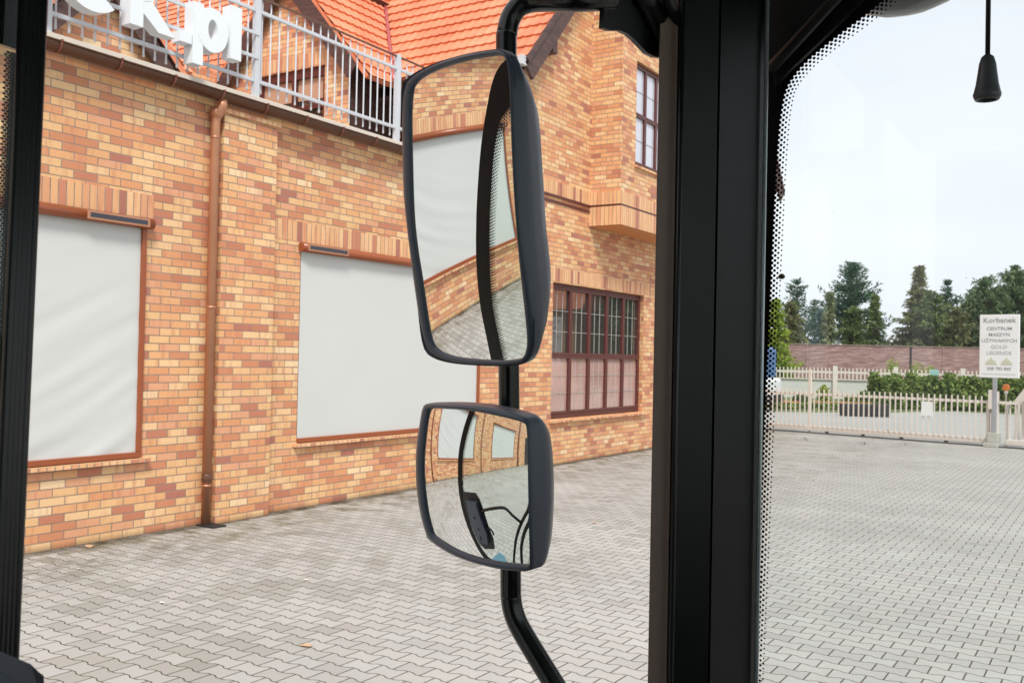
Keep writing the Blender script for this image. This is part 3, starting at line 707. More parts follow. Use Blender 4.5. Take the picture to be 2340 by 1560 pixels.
letter([rect(yn, yn+.14, zB, zB+xh), ring(yn+.26, zB+xh*.52, .25, xh*.48, 0, pi), rect(yn+.375, yn+.51, zB, zB+xh*.52)])
# ================================================================== VEHICLE CAB
cab = thing('machine_cab', 'black framed cab of a work machine with open left side, windscreen and mirrors', 'vehicle cab', (0, .6, .6))
Z0, Z1 = .62, 2.85
def vprism(poly, z0, z1): return MB().prism([(x, y, z0) for x, y in poly], (0, 0, z1-z0))
def dirpt(px, py, r):        # plan point at radius r along the bearing of a pixel
    d = ray(px, py); n = sqrt(d.x*d.x+d.y*d.y); return (d.x/n*r, d.y/n*r)
XS = -.68
p0 = onX(1494, 780, XS); p1 = dirpt(1540, 780, 1.690); p2 = dirpt(1633, 780, 1.73); p3 = dirpt(1739, 780, 1.83)
apl = thing
# outer edge strip, brown reflections put into its colour
vprism([(p0.x, p0.y), (p1[0]-.002, p1[1]), (p1[0]-.01, p1[1]+.03), (p0.x-.02, p0.y+.05)], Z0, Z1).build('front_pillar_edge', TAUPE, cab, bevel=.003)
cut = lambda f: (p1[0]*(1-f)+p2[0]*f, p1[1]*(1-f)+p2[1]*f)
fp = vprism([(p1[0], p1[1]), (p2[0]-.0012, p2[1]-.003), (p2[0]-.004, p2[1]+.008), (p2[0]+.0008, p2[1]+.003), (p3[0]-.004, p3[1]-.016), (p3[0], p3[1]), (p3[0]-.03, p3[1]+.04), (p1[0]-.05, p1[1]+.14)], Z0, Z1).build('front_pillar', BLACK, cab)
e1 = dirpt(1546, 780, 1.675); e2 = dirpt(1554, 780, 1.675)
MB().tube([(e1[0], e1[1], Z0), (e1[0], e1[1], Z1)], .005, 10).build('pillar_seal', RUBBER, cab)
# highlight along the pillar edge, put in as a bright tube
t0 = dirpt(1741, 780, 1.815); MB().tube([(t0[0], t0[1], Z0), (t0[0], t0[1], Z1)], .0038, 10).build('pillar_highlight', simple('satin_highlight', lin(190,200,204), .3, metal=.5), cab)
# windscreen
YG = 1.86
def G(px, py, dy=0): return onY(px, py, YG+dy)
ws = MB().box(-.66, .95, YG, YG+.006, Z0, Z1-.05).build('windscreen', WSCREEN, cab)
inner = [(1990, -40), (1985, 28), (1940, 62), (1890, 100), (1845, 138), (1815, 172), (1796, 205), (1786, 250), (1780, 300), (1773, 400), (1768, 500), (1761, 650), (1754, 800), (1747, 950), (1741, 1100), (1733, 1300), (1724, 1500), (1716, 1700), (1700, 2000)]
inner[0] = (2090, -60)
# resample the frit edge
def cr(pts, n=6, closed=False):
    P = [V((*p, 0)) if len(p) == 2 else V(p) for p in pts]; out = []; N_ = len(P)
    for i in range(N_ if closed else N_-1):
        a = P[(i-1) % N_] if closed or i > 0 else P[0]; b = P[i]; c = P[(i+1) % N_]; d = P[(i+2) % N_] if closed or i+2 < N_ else P[-1]
        for k in range(n):
            s = k/n; out.append(.5*((2*b)+(c-a)*s+(2*a-5*b+4*c-d)*s*s+(3*b-a-3*c+d)*s**3))
    if not closed: out.append(P[-1])
    return out
edge = [G(p.x, p.y, -.0015) for p in cr(inner, 8)]
# walk the edge at even spacing
def even(pts, step):
    out = [pts[0]]; acc = 0
    for a, b in zip(pts, pts[1:]):
        L0 = (b-a).length; s = step-acc
        while s <= L0: out.append(a+(b-a)*(s/L0)); s += step
        acc = (acc+L0) % step
    return out
mb = MB(); ev = even(edge, .0098)
left = [V((-.655, p.y, p.z)) for p in ev]
for i in range(len(ev)-1): mb.add([ev[i], ev[i+1], left[i+1], left[i]], [(0, 1, 2, 3)])
mb.add([ev[0], left[0], V((-.655, YG-.0015, Z1-.06)), V((.94, YG-.0015, Z1-.06)), V((.94, YG-.0015, ev[0].z))], [(0, 1, 2, 3, 4)])
def dot(mb, c, r, ax, ay, n=10): mb.add([c+ax*(r*cos(2*pi*k/n))+ay*(r*sin(2*pi*k/n)) for k in range(n)], [tuple(range(n))])
for i in range(1, len(ev)-1):
    t = (ev[i+1]-ev[i-1]).normalized(); nn = V((0, 1, 0)).cross(t).normalized()
    if nn.x < 0 and nn.z < 0.6: nn = -nn
    if nn.x < 0: nn = -nn
    for row, (off, r) in enumerate(((.0002, .0037), (.0064, .0030), (.0124, .0024), (.0186, .0017))):
        c = ev[i]+nn*off+(t*.0049 if row % 2 else V((0, 0, 0)))
        c.y = YG-.0016-.0001*row; dot(mb, c, r, V((1, 0, 0)), V((0, 0, 1)))
mb.build('frit_border', FRIT, ws, recalc=False)
# insect and dirt marks stuck on the glass
mb = MB()
for (px, py, s) in ((2012, 998, 7), (2028, 985, 4), (1978, 1012, 5), (1850, 985, 4), (1842, 1003, 5), (2068, 1015, 3), (1970, 1017, 3), (2110, 850, 0), (2062, 880, 5), (1950, 718, 3), (1858, 1098, 3), (1907, 1135, 2.5), (2040, 1172, 3), (2075, 1163, 3), (1905, 485, 2), (2208, 635, 2)):
    if s == 0: continue
    c = G(px, py, -.002); 
    for q in range(3):
        cc = c+V((random.uniform(-1, 1)*s*.0006, 0, random.uniform(-1, 1)*s*.0005)); dot(mb, cc, s*.00032*random.uniform(.6, 1.2), V((1, 0, 0)), V((0, 0, random.uniform(.4, .9))), 7)
mb.build('dirt_specks', simple('dried_splash', lin(214,214,208), .5), ws, recalc=False)
fl = MB(); c = G(1786, 632, -.003)
fl.lathe([(0, .006), (.004, .005), (.0075, 0), (.005, -.004), (0, -.005)], c, 8); tag(fl.build('beetle', simple('beetle_shell', lin(60,60,40), .3)), 'small dark beetle sitting on the windscreen beside the dotted edge', 'insect')
# upper corner structure
mb = MB(); a, b = G(1775, 142, -.06), G(1925, -20, -.06); a2, b2 = G(1900, -200, -.06), None
d = (b-a).normalized(); ext = b+d*.35
mb.tube([a-d*.02, ext], .011, 12); mb.build('corner_brace', BLACKM, cab)
mb = MB(); mb.prism([G(1740, 160, -.05), G(1765, 150, -.05), G(1935, -25, -.05), G(2100, -180, -.05), V((.94, YG-.05, Z1-.1)), V((.94, YG-.05, Z1)), V((-.60, YG-.05, Z1))], (0, .02, 0)); mb.build('header_panel', INT, cab)
mb = MB(); mb.prism([G(1770, 200, -.02), G(1800, 165, -.02), G(1985, -10, -.02), G(1905, -10, -.02), G(1762, 150, -.02)], (0, .012, 0)); mb.build('corner_gasket', RUBBER, cab, bevel=.003)
# work light ahead of the windscreen
wc = onY(2068, -92, 2.15); mb = MB()
n = 28; rings = []
for j in range(12):
    an = -pi/2+pi*j/11; rings.append([wc+V((.165*cos(an)*cos(2*pi*k/n), .09*cos(an)*sin(2*pi*k/n), .118*sin(an))) for k in range(n)])
mb.loft(rings); wl_ = mb.build('work_light', winglass('lamp_glass', lin(70,74,74), .12), cab)
mb = MB()
for (dx, zz) in ((-.05, -.06), (.03, -.075)):
    mb.tube([wc+V((-.13+dx, -.075, zz+.01)), wc+V((.0+dx, -.088, zz)), wc+V((.1+dx, -.08, zz+.02))], .0016, 6)
mb.build('lens_streak', WHITEP, wl_)  # thin white tubes drawn as bright streaks on the glass
# rear pillar with rubber seal and quarter glass
def bearing(px, r): return dirpt(px, 780, r)
_n0 = len(COL.objects)
s0 = bearing(66, .800); s1 = bearing(17, .790)
vprism([s0, s1, bearing(16, .85), bearing(62, .85)], Z0, Z1).build('door_seal', RUBBER, cab)
sl_ = cab.children[-1]
for i, f in enumerate((.04, .30, .52, .74, .97)):
    x = s0[0]*(1-f)+s1[0]*f; y = s0[1]*(1-f)+s1[1]*f; k = .992
    MB().tube([(x*k, y*k, Z0), (x*k, y*k, Z1)], .0034, 10).build('seal_rib', RUBBER, sl_)
vprism([bearing(18, .80), bearing(8, .80), bearing(8, .83), bearing(18, .84)], Z0, Z1).build('rear_pillar', BLACK, cab)
qa = bearing(-30, .875); qb = (-.72, -.55)
qp0, qp1 = V((*bearing(5, .875), 0)), V((-.74, -.5, 0)); qd = (qp1-qp0).normalized()
mb = MB(); mb.prism([qp0+V((0, 0, Z0)), qp1+V((0, 0, Z0)), qp1+V((0, 0, 2.6)), qp0+V((0, 0, 2.6))], V((-qd.y, qd.x, 0))*.005); qg = mb.build('quarter_glass', DGLASS, cab)
qn = V((qd.y, -qd.x, 0)); qn = qn if qn.x > 0 else -qn
zq = None
for z in (2.3,): pass
def qpt(px, py):
    d = ray(px, py); t = (qp0-EYE).dot(qn)/d.dot(qn); return EYE+d*t
mb = MB(); ztop = qpt(8, 108).z
o0 = (qpt(-6, 780)-qp0).dot(qd)
for r in range(330):
    z = ztop-.004-r*.0045
    if z < Z0+.05: break
    for c in range(6):
        off = (qpt(8-5.2*c, 780)-qp0).dot(qd); cc = qp0+qd*off+V((0, 0, z-(.00225 if c % 2 else 0)))+qn*.001
        dot(mb, cc, .00165-.0001*c, qd*1.5, V((0, 0, 1)), 8)
a = (qpt(18, 780)-qp0).dot(qd)
mb.add([qp0-qd*.02+V((0, 0, Z0))+qn*.0012, qp0+qd*((qpt(8, 780)-qp0).dot(qd))+V((0, 0, Z0))+qn*.0012, qp0+qd*((qpt(8, 780)-qp0).dot(qd))+V((0, 0, 2.6))+qn*.0012, qp0-qd*.02+V((0, 0, 2.6))+qn*.0012], [(0, 1, 2, 3)])
mb.add([qp0+V((0, 0, ztop))+qn*.0014, qp0+qd*.5+V((0, 0, ztop+.02))+qn*.0014, qp0+qd*.5+V((0, 0, 2.6))+qn*.0014, qp0+V((0, 0, 2.6))+qn*.0014], [(0, 1, 2, 3)])
mb.build('frit_border', FRIT, qg, recalc=False)
LEAN = V((cos(TH+radians(26)), sin(TH+radians(26)), 0))
for o in list(COL.objects)[_n0:]:
    if o.type != 'MESH' or o.name.split('.')[0] not in ('door_seal', 'seal_rib', 'rear_pillar', 'quarter_glass', 'frit_border'): continue
    if o.name.startswith('frit') and o.parent is not qg: continue
    mw = world(o)
    for vv in o.data.vertices:
        g_ = mw @ vv.co; vv.co = mw.inverted() @ (g_+LEAN*((g_.z-H)*.0147))
# shell of the cab (mostly behind and above the viewer)
MB().box(-.80, 1.02, -.95, 2.0, Z1, Z1+.12).build('cab_roof', INT, cab, bevel=.03)
MB().box(-.72, 1.0, -.95, 1.95, Z0-.08, Z0).build('cab_floor', INT, cab)
MB().box(-.72, 1.0, -1.0, -.95, Z0, Z1).build('rear_panel', INT, cab)
MB().box(.95, 1.0, -.949, 1.95, Z0, 1.35).build('side_panel', INT, cab)
MB().box(.97, .976, -.94, 1.84, 1.352, Z1-.002).build('side_glass', DGLASS, cab)
MB().box(-.74, -.70, -.95, .25, Z0, 1.1).build('rear_quarter_panel', BLACK, cab)
MB().box(-.70, .96, YG-.02, YG+.04, Z0, .75).build('cowl', BLACK, cab)
MB().box(.92, 1.0, YG-.05, YG+.03, Z0, Z1).build('right_pillar', BLACK, cab)
# console at the lower left
c0 = atD(-40, 1660, .62)
con = MB(); cx_, cy_ = c0.x, c0.y
tp = [atD(-160, 1420, .66), atD(0, 1489, .64), atD(70, 1516, .62), atD(100, 1545, .60), atD(104, 1600, .60), atD(40, 1700, .56), atD(-200, 1600, .58)]
dn = V((0, 0, -.35)); con.prism(tp, dn)
con.build('side_console', simple('console_plastic', lin(44,54,68), .5, var=.1, bumpd=.0004, bscale=800), cab, bevel=.008, seg=4)
# bracket plate for the mirror arm
XB = -.71
def Bp(px, py, X=XB): return onX(px, py, X)
mb = MB(); pl = [(1375, -60), (1368, 66), (1385, 72), (1408, 72), (1425, 80), (1440, 92), (1455, 108), (1470, 123), (1487, 132), (1508, 134), (1530, 134), (1545, -60)]
mb.prism([Bp(*p) for p in pl], (.008, 0, 0)); br = mb.build('mirror_bracket', BLACKM, cab, bevel=.002)
mb = MB(); mb.tube([onX(1440, -60, -.70), onX(1467, 6, -.70), onX(1512, 86, -.70)], .0, 4, False) if False else None
pa, pb = onX(1445, -50, -.695), onX(1520, 88, -.695)
mb = MB(); t = (pb-pa).normalized(); sd_ = V((0, t.z, -t.y))
mb.tube([pa-t*.1, pb], .024, 16); mb.build('brace_tube', BLACK, cab)
pc, pd = onX(1540, -60, -.66), onX(1566, 70, -.66); mb = MB()
mb.tube([onX(1500, -60, -.66), onX(1555, 62, -.66)], .010, 10); mb.build('weld_gusset', BLACKM, cab)
# mirror arm
def bez(pts, n=10): return cr([tuple(p) for p in pts], n)
top = [onX(1400, 0, -.70), atD(1320, 2, 1.52), atD(1235, 3, 1.56), atD(1205, 7, 1.57), atD(1183, 18, 1.572), atD(1167, 42, 1.575), atD(1159, 75, 1.575), atD(1157, 120, 1.575), atD(1159, 480, 1.575), atD(1163, 880, 1.575), atD(1167, 1310, 1.575), atD(1168, 1365, 1.575), atD(1175, 1402, 1.572), atD(1190, 1436, 1.565), atD(1222, 1490, 1.55), atD(1290, 1600, 1.52), onX(1345, 1690, -.70)]
arm = MB().tube(bez(top, 8), .0172, 20).build('mirror_arm', PAINTM, cab)
MB().tube([atD(1163, 300, 1.56), atD(1163, 640, 1.56)], .024, 12).build('mirror_clamp', BLACKM, arm)
MB().tube([atD(1165, 1020, 1.56), atD(1165, 1220, 1.56)], .024, 12).build('mirror_clamp', BLACKM, arm)
# mirrors: convex glass set in a deep housing
def mirror(pc, Zc, az, el, R, outer, glass, body, crease, label, P=.0):
    az, el = radians(az), radians(el); d = ray(*pc); P0 = EYE+d*(Zc/d.dot(FW))
    n = V((cos(el)*sin(az), -cos(el)*cos(az), sin(el))); Cc = P0-n*R
    h = V((0, 0, 1)).cross(n).normalized(); v = n.cross(h)
    def hitS(px, py, rad=R):
        d = ray(px, py); oc = EYE-Cc; b = oc.dot(d); t = -b-sqrt(max(b*b-(oc.dot(oc)-rad*rad), 0)); return EYE+d*t
    og = cr(outer, 6, True); gg = cr(glass, 6, True)
    O = [hitS(p.x, p.y) for p in og]; Gl = [hitS(p.x, p.y) for p in gg]
    def loc(p): q = p-P0; return V((q.dot(h), q.dot(v), q.dot(n)))
    def wd(q): return P0+h*q.x+v*q.y+n*q.z
    NS = 144
    def resamp(pts):        # by angle round the centre
        L2 = [loc(p) for p in pts]; out = []
        c = sum(L2, V((0, 0, 0)))/len(L2)
        for k in range(NS):
            a = 2*pi*k/NS; dx, dy = cos(a), sin(a); best = None
            for i in range(len(L2)):
                p, q = L2[i]-c, L2[(i+1) % len(L2)]-c
                den = (q.x-p.x)*dy-(q.y-p.y)*dx
                if abs(den) < 1e-12: continue
                s = (p.y*dx-p.x*dy)/den
                if -1e-6 <= s <= 1+1e-6:
                    x = p.x+(q.x-p.x)*s; y = p.y+(q.y-p.y)*s; r = x*dx+y*dy
                    if r > 0 and (best is None or r > best[0]): best = (r, x, y)
            out.append((best[1]+c.x, best[2]+c.y))
        return out, c
    Or, oc_ = resamp(O); Gr, gc_ = resamp(Gl)
    def sag(x, y): return -(R-sqrt(R*R-x*x-y*y))
    # glass
    rings = []
    for j in range(1, 29):
        s = j/28*1.012; rings.append([wd(V((gc_.x+(x-gc_.x)*s, gc_.y+(y-gc_.y)*s, sag(gc_.x+(x-gc_.x)*s, gc_.y+(y-gc_.y)*s)))) for x, y in Gr])
    mb = MB(); mb.loft(rings); cc = wd(V((gc_.x, gc_.y, sag(gc_.x, gc_.y)))); b0 = len(mb.v)
    mb.add([cc]+rings[0], [(0, 1+k, 1+(k+1) % NS) for k in range(NS)], True)
    # housing: rim + shell
    cx, cy = oc_.x, oc_.y
    def ringo(s, dz, base=Or, follow=True): return [wd(V((cx+(x-cx)*s, cy+(y-cy)*s, (sag(x, y) if follow else -.004)+dz))) for x, y in base]
    def mixr(f, dz): return [wd(V((x*(1-f)+x2*f, y*(1-f)+y2*f, sag(x*(1-f)+x2*f, y*(1-f)+y2*f)+dz))) for (x, y), (x2, y2) in zip(Or, Gr)]
    hb = MB()
    rs = [mixr(1.0, -.003), mixr(.99, .001), mixr(.85, .0045), mixr(.62, .0065), mixr(.35, .006), mixr(.1, .0035), mixr(0, -.001)]
    def back(s, dz, sx=None, shift=0):
        out = []
        for x, y in Or:
            out.append(wd(V((cx+(x-cx)*s+shift, cy+(y-cy)*(sx or s), dz))))
        return out
    rs += body(back)
    hb.loft(rs)
    last = rs[-1]; hb.add([sum(last, V((0, 0, 0)))/NS]+last, [(0, 1+k, 1+(k+1) % NS) for k in range(NS)], True)
    ho = hb.build('side_mirror', HOUS, cab, label=label)
    mg = mb.build('mirror_glass', MIRR, ho, recalc=False)
    # outward normals towards the viewer
    me = mg.data; c2 = me.polygons[10]
    me.polygons.foreach_get
    if (world(mg).to_3x3() @ c2.normal).dot(n) < 0: me.flip_normals()
    return ho, P0, n, h, v
Uo = [(921,263),(923,215),(929,193),(940,177.6),(972,157),(1018,138),(1073,123),(1116,115.5),(1142,114),(1160,121),(1170,142),(1176,175),(1179,240),(1182,330),(1187,430),(1195,540),(1205,617),(1217,706),(1220,785),(1217,806),(1208,823),(1189,832),(1150,835),(1099,834.5),(1035,828),(994,814),(975,791),(961,732),(945.6,629),(933,527),(925,450),(921.5,350)]
Ug = [(940.7,263),(943,212),(948,197),(963.6,179.7),(1007,158),(1072.6,138.5),(1127,129),(1145,128),(1158,133),(1165.5,148),(1168,180),(1170,250),(1173,340),(1178,440),(1184,530),(1193,634),(1207,757.7),(1208,785),(1203,808),(1191.8,818),(1151,823),(1099.5,820.5),(1043,814),(1007,801),(989,781),(980,740),(966,645),(953,565),(945.6,488.5),(941.8,350)]
def bodyU(back): return [back(1.0, -.010), back(1.003, -.014), back(1.0, -.026, .998), back(.992, -.031, .975), back(.93, -.052, .86), back(.86, -.070, .72), back(.72, -.083, .54), back(.4, -.090, .3)]
Lo = [(978.5,921.5),(968,930.5),(961.8,961),(954,1012.6),(952,1064),(954,1115),(963,1174),(976,1220),(986,1235.6),(1029.7,1263.8),(1081,1284),(1145,1299.7),(1196,1305),(1211.8,1302),(1220.8,1289.5),(1218.5,1192),(1217,1089.5),(1215.6,987),(1206.7,958.7),(1186,946),(1119.5,930.5),(1068,924),(1017,920.8)]
Lg = [(988.7,932.6),(982,938),(977,961),(970.8,1012.6),(968,1064),(970.8,1115),(978.5,1174),(988.7,1212.6),(996,1225),(1042.6,1255),(1093.8,1274),(1145,1284),(1196,1289.5),(1211,1288),(1214,1269),(1211.8,1140.8),(1208,987),(1201.5,969),(1183.6,961),(1119.5,946),(1068,937),(1017,933.6)]
def bodyL(back): return [back(1.0, -.038), back(1.002, -.042), back(.995, -.050, .985), back(.975, -.058, .94), back(.91, -.075, .83), back(.80, -.089, .68), back(.6, -.097, .5), back(.3, -.101, .25)]
mu, PU, nU, hU, vU = mirror((1075, 480), 1.45, -14.149, -8.647, 2.033, Uo, Ug, bodyU, None, 'tall upper main mirror')
ml_, PL_, nL, hL, vL = mirror((1090, 1110), 1.45, -9.417, -4.684, .4647, Lo, Lg, bodyL, None, 'small lower wide angle mirror')
# open door swung out behind the rear pillar, seen in the mirrors
DA, DB = V((-.72, .36, 0)), V((-2.0, .56, 0)); DE = (DB-DA).normalized(); DN = V((-DE.y, DE.x, 0))
if DN.y < 0: DN = -DN
def dpt(s, z, off=0): return DA+DE*s+V((0, 0, z))+DN*off
oe = [(.84, 2.60), (.93, 2.585), (1.00, 2.565), (1.05, 2.52), (1.10, 2.426), (1.159, 2.30), (1.23, 2.134), (1.303, 1.974), (1.39, 1.782), (1.455, 1.61), (1.50, 1.45), (1.55, 1.30), (1.59, 1.12), (1.62, .91), (1.635, .66), (1.62, .45), (1.56, .38)]
ie = [(.84, 2.44), (.88, 2.42), (.922, 2.408), (1.00, 2.372), (1.03, 2.335), (1.075, 2.25), (1.125, 2.123), (1.19, 1.969), (1.270, 1.782), (1.335, 1.62), (1.375, 1.463), (1.42, 1.30), (1.45, 1.12), (1.49, .91), (1.50, .70), (1.48, .56), (1.42, .50)]
oE = cr([(a, b) for a, b in oe], 5); iE = cr([(a, b) for a, b in ie], 5)
outl = [(0.02, 2.62)]+[(p.x, p.y) for p in oE]+[(.02, .38)]
mb = MB(); mb.prism([dpt(*p) for p in outl], DN*-.005); door = mb.build('door', DGLASS, cab)
for sd2, off in ((1, .0012), (-1, -.0062)):
    mb = MB()
    for i in range(len(oE)-1): mb.add([dpt(oE[i].x, oE[i].y, off), dpt(oE[i+1].x, oE[i+1].y, off), dpt(iE[i+1].x, iE[i+1].y, off), dpt(iE[i].x, iE[i].y, off)], [(0, 1, 2, 3)])
    mb.add([dpt(.02, 2.62, off), dpt(oE[0].x, oE[0].y, off), dpt(iE[0].x, iE[0].y, off), dpt(.13, 2.50, off), dpt(.13, .5, off), dpt(iE[-1].x, iE[-1].y, off), dpt(oE[-1].x, oE[-1].y, off), dpt(.02, .38, off)], [(0, 1, 2, 3), (0, 3, 4, 7), (4, 5, 6, 7)])
    if sd2 > 0:
        ed = even([V((p.x, p.y, 0)) for p in iE], .0135)
        for i in range(1, len(ed)-1):
            t = (ed[i+1]-ed[i-1]).normalized(); nn = V((t.y, -t.x, 0)); nn = nn if nn.x < 0 else -nn
            for row, (o2, r) in enumerate(((.001, .0068), (.0115, .0060), (.022, .0054), (.0325, .0047), (.043, .0039), (.053, .003))):
                c = ed[i]+nn*o2+(t*.0067 if row % 2 else V((0, 0, 0))); dot(mb, dpt(c.x, c.y, off+.0002*(row+1)), r, DE, V((0, 0, 1)), 8)
    mb.build('frit_border', FRIT, door, recalc=False)
mb = MB(); mb.prism([dpt(*p, .003) for p in ((1.40, 1.29), (1.10, 1.34), (1.05, 1.30), (1.02, 1.20), (1.03, .90), (1.10, .76), (1.36, .66), (1.44, .70), (1.46, 1.2))], DN*.012); lt = mb.build('latch_plate', BLACKM, door, bevel=.004)
mb = MB(); mb.prism([dpt(*p, .016) for p in ((1.30, 1.24), (1.09, 1.27), (1.07, .97), (1.15, .82), (1.32, .78), (1.37, .95))], DN*.05); mb.build('lock_box', HOUS, door, bevel=.01, seg=3)
mb = MB()
for s, z in ((1.20, 1.10), (1.21, .98), (1.24, .88), (1.27, .84)): c = dpt(s, z, .068); mb.tube([c, c+DN*.008], .012, 10)
mb.build('lock_screw', PAINTM, door)
mb = MB().tube([dpt(1.06, 1.02, .03), dpt(.99, 1.05, .04), dpt(.965, 1.03, .04), dpt(.955, .99, .04)], .012, 8); mb.build('latch_hook', BLACKM, door)
mb = MB().tube(cr([tuple(dpt(*p, .03)) for p in ((1.06, 1.19), (.87, 1.255), (.72, 1.295), (.66, 1.292), (.60, 1.246), (.53, 1.20))], 5), .014, 12); mb.build('grab_handle', PAINTM, door)
mb = MB().tube(cr([tuple(dpt(*p, .02)) for p in ((.40, 1.39), (.438, 1.315), (.513, 1.222), (.617, 1.081), (.739, .886), (.88, .635), (.95, .45))], 5), .014, 12); mb.build('door_tube', PAINTM, door)
mb = MB().tube(cr([tuple(dpt(*p, .02)) for p in ((.41, 1.30), (.455, 1.211), (.541, 1.095), (.649, .909), (.758, .663), (.83, .45))], 5), .016, 12); mb.build('door_tube', PAINTM, door)
mb = MB(); mb.prism([dpt(*p, .004) for p in ((1.33, .52), (1.05, .73), (.985, .70), (1.01, .60), (1.08, .46))], DN*.003); mb.build('sticker', BLUEC, door)
# pull cord
hc = onY(2257, 125, 1.55); kk = (1.55/ray(2257, 125).y)
pcd = thing('pull_cord', 'dark cord with a bell shaped grey grip hanging inside the windscreen', 'pull cord', (hc.x, hc.y, hc.z))
MB().tube([(hc.x, hc.y, Z1), (hc.x, hc.y, hc.z-.004)], .0035, 10).build('cord', RUBBER, pcd)
zz = onY(2257, 233, 1.55).z; hh = hc.z-zz; rr = (onY(2290, 210, 1.55)-onY(2224, 210, 1.55)).length/2
MB().lathe([(.0, 0), (rr*.25, -hh*.01), (rr*.45, -hh*.06), (rr*.60, -hh*.20), (rr*.66, -hh*.33), (rr*.80, -hh*.62), (rr*.95, -hh*.80), (rr*1.0, -hh*.84), (rr*.97, -hh*.89), (rr*.84, -hh*.96), (rr*.70, -hh*.96), (rr*.66, -hh*.86), (0, -hh*.84)], (hc.x, hc.y, hc.z), 28).build('grip', simple('grey_grip', lin(78,84,88), .4, var=.08), pcd)
# ================================================================== GATE, FENCES, YARD EDGE
def gp(a, z, off=0): p = G0+GD*a+GN*off; return V((p.x, p.y, z))
def gbox(mb, a0, a1, z0, z1, th=.05, off=0):
    c = gp((a0+a1)/2, (z0+z1)/2, off); return mb.obox(c, GD*((a1-a0)/2), GN*(th/2), V((0, 0, (z1-z0)/2)))
gate = thing('sliding_gate', 'cream painted sliding picket gate standing across the yard entrance', 'gate', tuple(G0), math.atan2(GD.y, GD.x))
gbox(MB(), -1.3, 4.6, .06, .20, .08).build('bottom_beam', GATEP, gate, bevel=.01)
gbox(MB(), -3.2, 4.6, 1.01, 1.075, .05).build('top_rail', GATEP, gate, bevel=.006)
gbox(MB(), -.04, .04, .201, 1.70, .06).build('gate_stile', GATEP, gate, bevel=.005)
gbox(MB(), 4.52, 4.60, .201, 1.009, .06).build('gate_stile', GATEP, gate, bevel=.005)
pk = None
for i in range(54):
    a = -2.9+i*.138
    if abs(a) < .06 or a > 4.48: continue
    if pk is None: pk = gbox(MB(), a, a+.028, .16, 1.18, .028, -.045).build('picket', GATEP, gate); pa0 = a
    else: c = pk.copy(); COL.objects.link(c); c.location = (a-pa0, 0, 0)
for a in (.5, 1.5, 2.5, 3.6):
    c = gp(a, .05, 0); MB().tube([c-GN*.02, c+GN*.02], .045, 12).build('roller', DARK, gate)
mb = MB(); gbox(mb, -2.4, 9, .003, .03, .10, -.12); tag(mb.build('gate_track', simple('shaded_track', lin(84,84,86), .5, metal=.5)), 'low track under the sliding gate, coloured dark for the shadow there', 'track')  # dark rail carries the shadow beneath the gate in its colour
post = thing('gate_post', 'cream square gate post on a concrete block beside the tall sign', 'post', tuple(gp(4.70, 0)))
gbox(MB(), 4.64, 4.78, .28, 1.30, .14, .02).build('post_shaft', GATEP, post, bevel=.008)
gbox(MB(), 4.60, 4.75, .88, 1.33, .18, -.06).build('guide_box', GATEP, post, bevel=.01)
gbox(MB(), 4.54, 4.86, .0, .10, .36, -.10).build('concrete_foot', CONC, post, bevel=.015)
gbox(MB(), 4.60, 4.84, .101, .34, .26, -.06).build('concrete_block', CONC, post, bevel=.015)
lc = gp(4.92, 1.40, .1); lo = thing('warning_lamp', 'round orange warning lamp beside the gate post under the white sign', 'lamp', tuple(lc))
MB().lathe([(0, .085), (.04, .08), (.07, .05), (.08, 0), (.07, -.05), (.04, -.075), (0, -.08)], lc, 16).build('lens', ORANGE, lo)
MB().lathe([(0, -.075), (.045, -.08), (.045, -.14), (.02, -.15), (.02, -.4), (0, -.4)], lc, 12).build('lamp_socket', GATEP, lo)
gbox(MB(), 4.90, 4.96, .0, 1.05, .06, .12).build('lamp_stand', GATEP, lo)
# second gate leaf / fence to the right
f2 = thing('yard_fence', 'cream picket fence continuing right of the gate post', 'fence', tuple(gp(4.95, 0)))
gbox(MB(), 4.96, 16, .06, .19, .08).build('bottom_beam', GATEP, f2, bevel=.01); gbox(MB(), 4.80, 16, 1.01, 1.075, .05).build('top_rail', GATEP, f2)
pk = None
for i in range(70):
    a = 5.02+i*.138
    if pk is None: pk = gbox(MB(), a, a+.03, .16, 1.10, .028, .04).build('picket', GATEP, f2); pa0 = a
    else: c = pk.copy(); COL.objects.link(c); c.location = tuple(GD*(a-pa0))
gbox(MB(), 5.40, 5.56, .55, 1.42, .10, -.08).build('fence_post', GATEP, f2, bevel=.01)
mb = MB(); p_ = [gp(4.98, 1.08, .35), gp(5.02, 1.14, .35), gp(5.14, 1.36, .9), gp(5.36, 1.36, .9), gp(5.36, .35, .9), gp(5.2, .25, .9), gp(4.98, .25, .35)]
wk = thing('wicket_leaf', 'folded cream wicket leaf leaning open behind the fence rail', 'gate', tuple(gp(5.1, 0, .5)))
mb.prism([gp(4.97, 1.02, .5), gp(5.00, 1.12, .5), gp(5.17, 1.36, .5), gp(5.30, 1.37, .5), gp(5.34, 1.30, .5), gp(5.34, .35, .5), gp(5.22, .16, .5), gp(5.14, .14, .5), gp(5.14, 1.05, .5)], GN*.05); mb.build('wicket_panel', GATEP, wk, bevel=.01)
for a in (4.99, 5.06): gbox(MB(), a, a+.045, .14, 1.02, .04, .5).build('picket', GATEP, wk)
